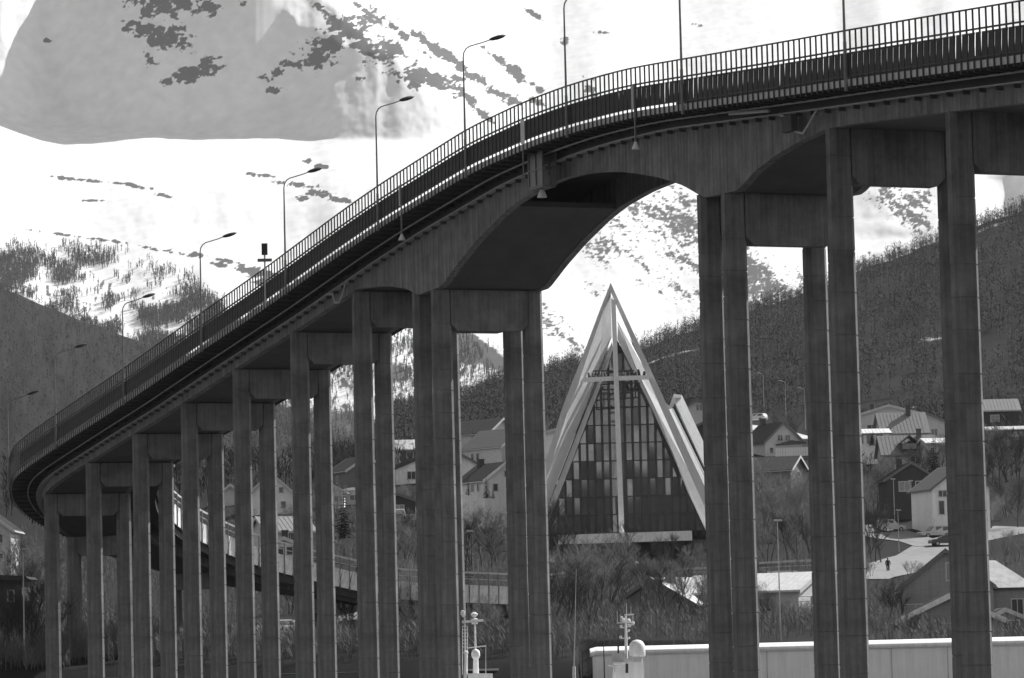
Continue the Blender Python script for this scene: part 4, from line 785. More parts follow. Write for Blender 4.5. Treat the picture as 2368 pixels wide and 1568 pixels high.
# ================================================================ boats (masts and wheelhouse tops show above the lower frame edge)
def boat(u, label, half, YB=178):
    x = at(u, 1500, YB)[0]; b = empty('boat', (x, YB, 0), 0, label, 'boat')
    mb = MB(); V = []
    for y, wd, zb, zt in ((-5, .15, .3, 1.9), (-3.5, .9, -.2, 1.7), (-1, half, -.4, 1.5), (3, half, -.4, 1.4), (5, half*.8, -.2, 1.4)):
        V += [(-wd, y, zt), (-wd*.7, y, zb), (wd*.7, y, zb), (wd, y, zt)]
    mb.add(V, [(i*4+j, i*4+(j+1) % 4, (i+1)*4+(j+1) % 4, (i+1)*4+j) for i in range(4) for j in range(4)]+[(3, 2, 1, 0), (16, 17, 18, 19)]); mb.build('hull', M['white'], b)
    def Q(u, v, dy=0): p = at(u, v, YB+dy); return np.array([p[0]-x, dy, p[2]])
    return b, Q
b1, Q = boat(1100, 'white workboat whose mast with a ball radome rises beside the central pier', 1.5)
mb = MB(); mb.hexa([Q(1082, 1600), Q(1139, 1600), Q(1139, 1557), Q(1082, 1557), Q(1082, 1600, 3), Q(1139, 1600, 3), Q(1139, 1557, 3), Q(1082, 1557, 3)]); mb.box(-1.2, 1.3, 0, 3, 1.4, 2.6); mb.build('wheelhouse', M['white'], b1)
mb = MB(); mb.tube(Q(1100, 1560, 1), Q(1100, 1522, 1), .16, .13, 10); mb.tube(Q(1100, 1522, 1), Q(1097, 1434, 1), .05, .04, 8); mb.build('mast', M['white'], b1)
mb = MB(); a, c_ = Q(1068, 1438, 1), Q(1117, 1434, 1); mb.tube(a, c_, .07, .07, 6); mb.tube(Q(1090, 1437, 1), Q(1104, 1436, 1), .14, .14, 8); mb.build('crosstree', M['white'], b1)
mb = MB(); mb.tube(Q(1082, 1498, 1), Q(1124, 1493, 1), .04, .04, 6); mb.build('lower_crosstree', M['lightgrey'], b1)
mb = MB(); pz = Q(1099.6, 1512, .6); mb.lathe([(.04, -.26), (.16, -.22), (.21, -.1), (.21, .05), (.17, .16), (.09, .22), (.01, .235)], 14, tuple(pz)); mb.build('radome', M['white'], b1, smooth=True)
mb = MB(); pz = Q(1096, 1421, 1); mb.lathe([(.05, -.15), (.17, -.02), (.17, .05), (.05, .12)], 10, tuple(pz)); pz = Q(1070, 1417, 1); mb.build('searchlight', M['white'], b1); mb = MB(); mb.lathe([(.04, -.2), (.12, -.05), (.1, .1), (.02, .12)], 10, tuple(pz)); mb.build('searchlight', M['white'], b1)
mb = MB()
for u in (1069, 1074.5, 1080.5): mb.tube(Q(u, 1560, .8), Q(u, 1447, .8), .018, .018, 5)
for v in range(1448, 1500, 8): mb.tube(Q(1069, v, .8), Q(1080.5, v-.4, .8), .018, .018, 5)
mb.build('ladder', M['white'], b1)
mb = MB(); mb.tube(Q(1077.5, 1600, .5), Q(1076.5, 1512, .5), .07, .07, 8); mb.tube(Q(1071, 1600, .7), Q(1075.5, 1512, .7), .03, .03, 6); mb.build('davit', M['white'], b1)
mb = MB(); pz = Q(1077, 1509, .5); mb.lathe([(.1, -.06), (.12, 0), (.1, .06), (.02, .1)], 10, tuple(pz)); mb.build('davit_cap', M['white'], b1)
mb = MB(); mb.tube(Q(1076.5, 1425, 1), Q(1075, 1368, 1), .012, .01, 4); mb.build('antenna', M['lightgrey'], b1)
mb = MB(); mb.tube(Q(1123, 1494, 1), Q(1123, 1558, 1), .012, .012, 4); mb.build('halyard', M['lightgrey'], b1)
b2, Q = boat(1448, 'white boat with a big capsule radome and many mast lights before the hall', 1.6)
mb = MB(); mb.hexa([Q(1412, 1620), Q(1490, 1620), Q(1489, 1530), Q(1418, 1532), Q(1412, 1620, 3), Q(1490, 1620, 3), Q(1489, 1530, 3), Q(1418, 1532, 3)]); mb.box(-1.2, 1.2, 0, 3.6, 1.3, 2.7); mb.build('wheelhouse', M['white'], b2)
mb = MB(); mb.hexa([Q(1446, 1556, -.03), Q(1452, 1556, -.03), Q(1452, 1535, -.03), Q(1446, 1535, -.03), Q(1446, 1556, -.01), Q(1452, 1556, -.01), Q(1452, 1535, -.01), Q(1446, 1535, -.01)]); mb.build('window', M['dark'], b2)
mb = MB(); mb.hexa([Q(1436, 1530, .3), Q(1460, 1530, .3), Q(1456, 1521, .3), Q(1444, 1521, .3), Q(1436, 1530, 1), Q(1460, 1530, 1), Q(1456, 1521, 1), Q(1444, 1521, 1)]); mb.tube(Q(1447.5, 1525, .6), Q(1446.5, 1424, .6), .085, .045, 8); mb.tube(Q(1448.5, 1424, .6), Q(1448, 1395, .6), .012, .01, 4); mb.build('mast', M['white'], b2)
mb = MB(); mb.tube(Q(1443, 1421.5, .5), Q(1466, 1420.5, .5), .045, .045, 6); mb.build('radar_bar', M['white'], b2)
mb = MB(); mb.tube(Q(1426, 1440.5, .6), Q(1466, 1438.5, .6), .035, .035, 6); mb.tube(Q(1440, 1431, .6), Q(1456, 1430, .6), .03, .03, 6); mb.build('crosstree', M['lightgrey'], b2)
for (u, v, r) in ((1435.5, 1448.5, .07), (1435, 1473, .07), (1454, 1458, .05), (1454, 1475, .05), (1441, 1434, .09), (1453, 1436, .1), (1463, 1441, .08), (1456, 1446, .07), (1437, 1427, .05)):
    mb = MB(); p = Q(u, v, .5); mb.lathe([(r*.7, -r), (r, -r*.4), (r, r*.6), (r*.4, r)], 8, tuple(p)); e_ = Q(1447, v+2, .6); mb.tube(p-np.array([0, 0, r]), e_, .018, .018, 4); mb.build('deck_light', M['white'], b2)
for (u, v0, v1) in ((1427, 1440, 1412), (1458.5, 1421, 1402), (1463, 1440, 1424), (1434, 1440, 1420)):
    mb = MB(); mb.tube(Q(u, v0, .6), Q(u-.3, v1, .6), .014, .01, 4); mb.build('antenna', M['lightgrey'], b2)
mb = MB(); p = Q(1473, 1515, .4); mb.lathe([(.36, -.06), (.40, 0), (.40, .36), (.37, .52), (.29, .65), (.17, .73), (.02, .76)], 20, tuple(p)); mb.build('radome', M['white'], b2, smooth=True)
mb = MB(); mb.tube(Q(1460, 1530, .4), Q(1460, 1518, .4), .03, .03, 5); mb.build('radome_leg', M['lightgrey'], b2); mb = MB(); mb.tube(Q(1484, 1530, .4), Q(1484, 1518, .4), .03, .03, 5); mb.build('radome_leg', M['lightgrey'], b2)
mb = MB(); mb.tube(Q(1405, 1539, -.3), Q(1437, 1540.5, -.3), .05, .05, 6); mb.tube(Q(1422, 1553, -.3), Q(1422, 1540, -.3), .09, .06, 8); mb.build('radar_scanner', M['white'], b2)
mb = MB(); mb.hexa([Q(1413, 1531, .2), Q(1441, 1531, .2), Q(1441, 1511, .2), Q(1414, 1510, .2), Q(1413, 1531, .8), Q(1441, 1531, .8), Q(1441, 1511, .8), Q(1414, 1510, .8)]); mb.build('equipment_box', M['lightgrey'], b2)
mb = MB(); mb.tube(Q(1429, 1510, .4), Q(1429, 1494, .4), .05, .05, 6); mb.build('exhaust', M['steel'], b2)
mb = MB(); mb.tube(Q(1398, 1600, .5), Q(1396, 1510, .5), .035, .03, 5); mb.tube(Q(1396, 1510, .5), Q(1394, 1455, .5), .03, .012, 5); mb.build('black_whip', M['steel'], b2)
wa = empty('whip_antenna', at(1327, 1600, 178), 0, 'tall white tapering whip antenna between the twin columns and the hall', 'antenna'); wo_ = np.array(wa.location)
mb = MB(); mb.tube(at(1327, 1640, 178)-wo_, at(1327.2, 1541, 178)-wo_, .085, .075, 8); mb.build('base_tube', M['lightgrey'], wa); mb = MB(); mb.tube(at(1327.2, 1541, 178)-wo_, at(1332, 1315, 178)-wo_, .035, .014, 6); mb.build('rod', M['lightgrey'], wa)
mb = MB(); mb.box(-.6, .6, -1, 1, -3.4, -.4); mb.build('pontoon', M['quay'], wa)

# ================================================================ roadside things
def pole_lamp(u, v0, v1, Y, label, armdir=-1, arm=.9, grp='street lamps along the hillside roads', r=.07):
    b = at(u, v0, Y); h = (v0-v1)/FPX*Y; o = empty('street_lamp', b, 0, label, 'street lamp', grp)
    mb = MB(); mb.tube((0, 0, -.6), (0, 0, h-.25), r, r*.6, 6); mb.tube((0, 0, h-.25), (armdir*arm, 0, h), r*.5, r*.5, 5); mb.build('pole', M['galvlight'], o)
    mb = MB(); x0 = armdir*arm; mb.hexa([(x0-.35, -.14, h-.03), (x0+.35, -.14, h-.05), (x0+.3, -.1, h+.1), (x0-.3, -.1, h+.12), (x0-.35, .14, h-.03), (x0+.35, .14, h-.05), (x0+.3, .1, h+.1), (x0-.3, .1, h+.12)]); mb.build('lamp_head', M['galvlight'], o); return o
pole_lamp(1766, 935, 862, 690, 'leftmost of three roadside lamps before the right hillside forest', -1)
pole_lamp(1817, 960, 880, 675, 'middle of three roadside lamps before the right hillside forest', -1)
pole_lamp(1862, 985, 896, 660, 'rightmost of three roadside lamps before the right hillside forest', -1)
pole_lamp(931, 1062, 1027, 610, 'lamp above the low white gabled house with the stove pipe', -1)
pole_lamp(957, 1062, 1027, 612, 'lamp touching the central pier above the low white gabled house', -1, .3)
pole_lamp(813, 1200, 1158, 520, 'pale lamp post between the spruce and the column', 1, .2)
pole_lamp(1070, 1318, 1229, 330, 'lamp with a gull-like knob on its head, right of the central pier', 1, .7)
pole_lamp(1805, 1478, 1205, 290, 'very tall thin pale pole standing behind the white hall', 1, .05, None)
pole_lamp(57, 1560, 1272, 274, 'slim pale lamp post near the lower left edge', 1, .3)
pole_lamp(2068, 1200, 1108, 510, 'left pale post before the dark timber house', -1, .05, None)
pole_lamp(2108, 1178, 1112, 515, 'right pale post before the dark timber house', -1, .05, None)
pole_lamp(2078, 1265, 1180, 470, 'slim lamp post on the grass below the dark timber house', 1, .1)
sg = empty('road_sign', at(1277.5, 1318, 400), 0, 'small round road sign on a post before the church', 'road sign'); mb = MB(); mb.tube((0, 0, -.5), (0, 0, 1.35), .04, .04, 6); mb.build('post', M['galv'], sg); mb = MB(); mb.tube((0, -.04, 1.1), (0, -.01, 1.1), .27, .27, 16); mb.build('sign_disc', M['lightgrey'], sg); mb = MB(); mb.box(-.25, .25, -.05, -.01, .55, .75); mb.build('plate', M['midgrey'], sg)
gl = empty('globe_lamp', at(1472, 1330, 400), 0, 'white globe lamp glinting in front of the church entrance', 'lamp'); mb = MB(); mb.tube((0, 0, -.5), (0, 0, 1.1), .04, .04, 6); mb.build('post', M['steel'], gl); mb = MB(); mb.lathe([(.05, -.22), (.18, -.14), (.23, 0), (.18, .15), (.06, .22)], 14, (0, 0, 1.3)); mb.build('globe', M['lampwhite'], gl, smooth=True)
gl = empty('bollard', at(1342, 1352, 395), 0, 'pale marker post at the guard rail left of the church cross', 'post'); mb = MB(); mb.tube((0, 0, -.5), (0, 0, 1.9), .09, .08, 8); mb.build('post_body', M['lightgrey'], gl); mb = MB(); mb.tube((.6, 0, -.3), (.6, 0, 1.2), .06, .06, 8); mb.build('short_post', M['lightgrey'], gl)
mb = MB(); mb.tube((0, 0, -1), (0, 0, 2.), .05, .04, 6); t_ = mb.build('marker_pole', M['galvlight'], None, loc=at(1106, 1345, 320)); tag(t_, 'thin pale marker pole beside the ramp right of the central pier', 'pole')
def guard(label, pts, n, kind='guard_rail', h=.75, mm='galvlight', step=2.0):
    P = [at(*p) for p in pts]; o = empty(kind, P[0], 0, label, 'guard rail'); O = np.array(o.location)
    mb = MB()
    for a, b in zip(P[:-1], P[1:]):
        for z in ((h-.12, h+.12), (h*.45-.05, h*.45+.05)): mb.hexa([a-O+np.array([0, -.04, z[0]]), b-O+np.array([0, -.04, z[0]]), b-O+np.array([0, -.04, z[1]]), a-O+np.array([0, -.04, z[1]]), a-O+np.array([0, .04, z[0]]), b-O+np.array([0, .04, z[0]]), b-O+np.array([0, .04, z[1]]), a-O+np.array([0, .04, z[1]])])
    mb.build('rail', M[mm], o); pm = MB(); pm.box(-.06, .06, .05, .15, -.8, h); pm = pm.mesh('post', M['galv'])
    for i in range(n):
        f_ = i/(n-1)*(len(P)-1); k = min(int(f_), len(P)-2); q = P[k]+(P[k+1]-P[k])*(f_-k)-O; link(pm, 'post', o, q)
guard('double guard rail curving up the road left of the church', [(1240, 1350, 395), (1290, 1342, 398), (1340, 1337, 402), (1410, 1336, 405)], 9)
guard('guard rail in front of the church entrance on the right', [(1555, 1332, 408), (1600, 1330, 410), (1665, 1328, 412)], 7)
guard('pale rail behind the white corrugated bungalow', [(1755, 1322, 420), (1820, 1318, 422), (1895, 1315, 424)], 9, h=1.0)
guard('low rail by the road under the ramp', [(640, 1497, 285), (665, 1490, 290), (700, 1486, 295)], 5, h=.5)
# small steps of pale retaining wall behind the bungalow
rw = empty('retaining_wall', at(1800, 1336, 415), 0, 'pale stepped retaining wall behind the white corrugated bungalow', 'wall')
for i in range(4): mb = MB(); mb.box(-2.4+i*.4, 2.4, i*.3, i*.3+.28, -1, .15+i*.22); mb.build('step', M['lightgrey'], rw)

def car(label, u, v, Y, rz, paint, h=1.5, L=4.3, group='cars parked or driving on the hillside roads'):
    p = at(u, v, Y); o = empty('car', p, math.radians(rz), label, 'car', group); w = .85
    prof = [(-L/2, .35), (L/2, .35), (L/2, .75), (L/2-.15, .85), (L*.22, .95), (L*.08, h-.05), (0, h), (-L*.36, h), (-L*.44, h-.1), (-L*.49, .95), (-L/2, .85)]
    mb = MB(); V = [(x, -w if z < 1 else -w*.86, z) for x, z in prof]+[(x, w if z < 1 else w*.86, z) for x, z in prof]; n = len(prof)
    mb.add(V, [tuple(range(n)), tuple(range(2*n-1, n-1, -1))]+[(i, i+n, (i+1) % n+n, (i+1) % n) for i in range(n)]); mb.build('body', M[paint], o)
    for s in (-1, 1):
        y0 = s*w*.885; mb = MB(); y1 = s*(w*.885+.02)
        for x0, x1 in ((-L*.42, -L*.2), (-L*.18, L*.03)): mb = MB(); mb.hexa([(x0, y0, .98), (x1+.1, y0*1.08, .98), (x1, y0, h-.14), (x0+.05, y0, h-.14), (x0, y1, .98), (x1+.1, y1*1.08, .98), (x1, y1, h-.14), (x0+.05, y1, h-.14)]); mb.build('side_window', M['glass'], o)
        for x in (-L*.31, L*.31):
            mb = MB(); mb.tube((x, s*(w-.12), .32), (x, s*(w+.03), .32), .32, .32, 14); wh = mb.build('wheel', M['rubber'], o); mb = MB(); mb.tube((x, s*(w+.031), .32), (x, s*(w+.045), .32), .19, .19, 10); mb.build('rim', M['galvlight'], wh)
        mb = MB(); mb.box(L/2-.06, L/2+.02, s*.62-.16, s*.62+.16, .62, .78); mb.build('headlight', M['lampwhite'], o); mb = MB(); mb.box(-L/2-.02, -L/2+.06, s*.66-.1, s*.66+.1, .7, .9); mb.build('tail_light', M['midgrey'], o)
    mb = MB(); mb.hexa([(L*.22-.04, -.66, .99), (L*.22-.04, .66, .99), (L*.1, .6, h-.09), (L*.1, -.6, h-.09), (L*.22+.02, -.66, 1.01), (L*.22+.02, .66, 1.01), (L*.1+.06, .6, h-.07), (L*.1+.06, -.6, h-.07)]); mb.build('windscreen', M['glass'], o)
    mb = MB(); mb.box(-L/2-.03, -L/2+.0, -.6, .6, .42, .55); mb.build('bumper', M['rubber'], o); return o
car('silver estate car parked at the roadside, nearer the right columns', 2161, 1244, 492, 200, 'carlight', 1.65, 4.6)
car('dark car half hidden by the right columns below the silver estate', 2186, 1262, 478, 190, 'cardark', 1.4)
car('white car at the end of the snowy upper road', 1747, 975, 682, 150, 'carwhite', 1.5)
car('car with glinting front driving under the ramp', 656, 1470, 318, -65, 'carlight', 1.4)
car('pale van-like car with its door area dark, left end of the side road', 2058, 1230, 500, 20, 'carwhite', 1.7, 4.0)
car('dark car behind the white car on the side road', 2040, 1222, 508, 70, 'cardark', 1.4)
car('pale car glimpsed in front of the black hut', 922, 1200, 488, 90, 'carlight', 1.3, 3.8)

# cyclist seen from behind on the road
cyc = empty('bicycle', at(2053, 1326, 418), math.radians(-8), 'bicycle ridden up the pale road', 'bicycle')
mb = MB()
for y in (-.52, .52):
    mb = MB(); n = 18
    for i in range(n): a, b = 2*math.pi*i/n, 2*math.pi*(i+1)/n; mb.tube((0, y+.33*math.cos(a), .34+.33*math.sin(a)), (0, y+.33*math.cos(b), .34+.33*math.sin(b)), .022, .022, 4)
    for i in range(6): a = math.pi*i/6; mb.tube((0, y-.32*math.cos(a), .34-.32*math.sin(a)), (0, y+.32*math.cos(a), .34+.32*math.sin(a)), .003, .003, 3)
    mb.build('wheel', M['rubber'], cyc)
mb = MB()
for a, b in [((0, .52, .34), (0, .42, .92)), ((0, .42, .88), (0, -.12, .86)), ((0, .44, .8), (0, -.05, .3)), ((0, -.05, .3), (0, -.2, .95)), ((0, -.05, .3), (0, -.52, .34)), ((0, -.52, .34), (0, -.15, .82))]: mb.tube(a, b, .018, .018, 5)
mb.build('frame', M['steel'], cyc); mb = MB(); mb.tube((-.27, .42, .97), (.27, .42, .97), .014, .014, 5); mb.tube((0, .42, .9), (0, .42, .97), .014, .014, 5); mb.build('handlebar', M['steel'], cyc)
mb = MB(); mb.box(-.07, .07, -.32, -.08, .95, 1.0); mb.build('saddle', M['rubber'], cyc)
J = [(0, -.2, 1.03), (0, -.12, 1.22), (0, .0, 1.42), (0, .08, 1.54), (0, .1, 1.62), (0, .13, 1.73), (0, .12, 1.8),
     (-.19, .02, 1.44), (-.27, .16, 1.2), (-.26, .38, 1.02), (.19, .02, 1.44), (.27, .16, 1.2), (.26, .38, 1.02),
     (-.11, -.17, .98), (-.13, .17, .74), (-.12, -.03, .34), (-.12, .1, .26), (.11, -.17, .98), (.12, .1, .58), (.12, -.1, .16), (.12, .04, .1)]
E = [(0, 1), (1, 2), (2, 3), (3, 4), (4, 5), (5, 6), (2, 7), (7, 8), (8, 9), (2, 10), (10, 11), (11, 12), (0, 13), (13, 14), (14, 15), (15, 16), (0, 17), (17, 18), (18, 19), (19, 20)]
R_ = [.15, .15, .16, .08, .06, .095, .07, .075, .05, .035, .075, .05, .035, .1, .075, .05, .04, .1, .075, .05, .04]
def mk_person():
    me = bpy.data.meshes.new('person_body'); me.from_pydata(J, E, []); me.materials.append(M['cloth']); o = bpy.data.objects.new('person', me); COL.objects.link(o)
    o.location = cyc.location; o.rotation_euler = cyc.rotation_euler; md = o.modifiers.new('skin', 'SKIN')
    if not me.skin_vertices: bpy.context.view_layer.objects.active = o; bpy.ops.mesh.customdata_skin_add() if hasattr(bpy.ops.mesh, 'customdata_skin_add') else None
    if me.skin_vertices:
        for i, r in enumerate(R_): me.skin_vertices[0].data[i].radius = (r, r)
        me.skin_vertices[0].data[0].use_root = True
    s = o.modifiers.new('sub', 'SUBSURF'); s.levels = s.render_levels = 2; return tag(o, 'cyclist in dark clothes and a pale helmet riding along the road', 'person')
per = mk_person()
mb = MB(); mb.lathe([(.115, -.02), (.125, .03), (.105, .1), (.05, .145), (.005, .155)], 12, (0, .12, 1.74)); mb.build('helmet', M['helmet'], per, smooth=True)
mb = MB(); mb.lathe([(.02, -.1), (.06, -.07), (.075, 0), (.06, .06), (.02, .08)], 10, (0, .17, 1.7)); mb.build('face', M['skin'], per, smooth=True)
for s in (-1, 1):
    hnd = MB(); hnd.box(s*.26-.035, s*.26+.035, .38, .44, .97, 1.03)
    for i in range(4): hnd.tube((s*.26-.03+i*.02, .43, 1.02-.002*i), (s*.26-.03+i*.02, .47, .97+.004*abs(i-1)), .009, .008, 5)
    hnd.tube((s*.26-s*.035, .39, 1.0), (s*.26-s*.05, .43, .965), .01, .008, 5); hnd.build('hand', M['skin'], per)

# loose rope hanging at the right
rp = [B(-12.6+.2*math.sin(i*.9), 4.3+.12*math.sin(i*.7), zd(-12)-1.5-i*.35) for i in range(12)]
mb = MB(); mb.path([np.array(p)-np.array(rp[0]) for p in rp], .03, 4); tag(mb.build('rope', M['lightgrey'], None, loc=rp[0]), 'loose rope hanging under the deck right of the last column', 'rope')

# ================================================================ vegetation
def bare_tree(seed, H=8., spread=.42, stems=1, dens=1.):
    r = random.Random(seed); T = MB(); K = MB()
    def branch(p, d, L, rad, lev):
        n = 3 if lev < 2 else 2; pts = [p]; q = p; dd = d
        for i in range(n):
            dd = dd+np.array([r.gauss(0, .13), r.gauss(0, .13), r.gauss(.05, .08)]); dd /= np.linalg.norm(dd); q = q+dd*L/n; pts.append(q)
        tgt = T if lev == 0 else K
        for i in range(n): tgt.tube(pts[i], pts[i+1], rad*(1-.28*i), rad*(1-.28*(i+1)), 5 if lev == 0 else 3)
        if lev >= 4: return
        kids = [int(12*dens), 8, 6, 3][lev]
        for k in range(kids):
            f_ = r.uniform(.22 if lev == 0 else .25, 1.); i = min(int(f_*n), n-1); b = pts[i]+(pts[i+1]-pts[i])*(f_*n-i)
            a = r.uniform(0, 2*math.pi); side = np.array([math.cos(a), math.sin(a), 0]); nd = dd*r.uniform(.55, .9)+side*spread*r.uniform(1., 1.9)+np.array([0, 0, .25]); nd /= np.linalg.norm(nd)
            branch(b, nd, L*r.uniform(.38, .62)*(1-.3*f_*(lev == 0)), max(rad*.42, .006), lev+1)
    for s in range(stems):
        a = r.uniform(0, 6.28); d = np.array([.22*math.cos(a)*(stems > 1), .22*math.sin(a)*(stems > 1), 1.]); d /= np.linalg.norm(d)
        branch(np.array([.25*math.cos(a)*(stems > 1), .25*math.sin(a)*(stems > 1), -.3]), d, H*.72*r.uniform(.8, 1), .015*H/(1+.3*(stems > 1)), 0)
    return T, K
PROT = []
for sd, kw in ((1, {}), (2, dict(spread=.55)), (3, dict(stems=3, dens=.5)), (5, dict(stems=4, dens=.5, spread=.5)), (8, dict(spread=.32))):
    T, K = bare_tree(sd, **kw); PROT.append((T.mesh('trunk', M['bark']), K.mesh('crown', M['twig']), K.mesh('crown', M['twigdark'])))
def tree(u, v, Y, H, k, label, dark=False, group='bare trees below the bridge', onz=True, name='bare_tree'):
    x = at(u, v, Y); z = gz(x[0], Y) if v is None or onz else x[2]; o = empty(name, (x[0], Y, z), random.uniform(0, 6.28), label, 'tree', group)
    o.scale = (H/8.*random.uniform(.9, 1.15),)*2+(H/8.,); link(PROT[k][0], 'trunk', o); link(PROT[k][2 if dark else 1], 'crown', o); return o
def conifer_mesh(seed, H=8., R=1.6, tiers=17):
    r = random.Random(seed); K = MB()
    for i in range(tiers):
        f_ = i/(tiers-1); z = H*(.08+.9*f_); rr = R*(1-f_)**.85+.08; n = max(5, int(11*(1-f_)+4))
        for k in range(n):
            a = r.uniform(0, 6.28); L = rr*r.uniform(.7, 1.15); c, s = math.cos(a), math.sin(a); drop = .28*L
            for m_ in range(3):
                w = L*.22; o0 = L*m_*.28; K.add([(c*o0, s*o0, z-drop*m_*.25), (c*(o0+L*.3)-s*w, s*(o0+L*.3)+c*w, z-drop*(.4+m_*.3)-.1), (c*min(L, o0+L*.5), s*min(L, o0+L*.5), z-drop*(.3+m_*.3)), (c*(o0+L*.3)+s*w, s*(o0+L*.3)-c*w, z-drop*(.4+m_*.3)-.12)], [(0, 1, 2), (0, 2, 3)])
    T = MB(); T.tube((0, 0, -.3), (0, 0, H), .13, .02, 6); return T.mesh('trunk', M['bark']), K.mesh('crown', M['needle'])
CON = [conifer_mesh(3), conifer_mesh(9, R=1.2), conifer_mesh(11, R=2.0)]
def conifer(u, v, Y, H, k, label):
    x = at(u, v, Y); o = empty('spruce_tree', x, random.uniform(0, 6), label, 'tree', 'spruces among the houses'); o.scale = (H/8.,)*3; link(CON[k][0], 'trunk', o); link(CON[k][1], 'crown', o)
conifer(796, 1244, 470, 6.2, 2, 'tallest dark spruce in the gap between two column pairs, left of centre'); conifer(815, 1240, 478, 3.4, 0, 'shorter spruce right behind the tallest spruce')
conifer(796, 1285, 400, 1.3, 1, 'tiny spruce just above the ramp railing'); conifer(1086, 1412, 318, 3.9, 0, 'dark spruce right of the central pier above the black shed')
conifer(1096, 1075, 585, 5.6, 2, 'dark spruce before the turned grey house'); conifer(1083, 1145, 476, 2.7, 1, 'slim little spruce at the corner of the white house')
conifer(1125, 1152, 470, 3.0, 0, 'spruce in front of the white house with the round window'); conifer(1140, 1153, 468, 1.8, 1, 'smallest spruce beside the white house')
conifer(656, 1092, 640, 5.0, 0, 'left of two dark spruces above the white gable in the left gap'); conifer(667, 1096, 636, 5.6, 0, 'right of two dark spruces above the white gable in the left gap')
conifer(2160, 1100, 540, 6.0, 2, 'big dark spruce behind the white house beside the road'); conifer(2018, 1030, 585, 2.4, 2, 'round dark spruce beside the low white garage'); conifer(955, 1160, 505, 2.2, 1, 'small spruce behind the black hut')
conifer(1062, 1080, 560, 3.0, 0, 'spruce tip by the small far white gable')
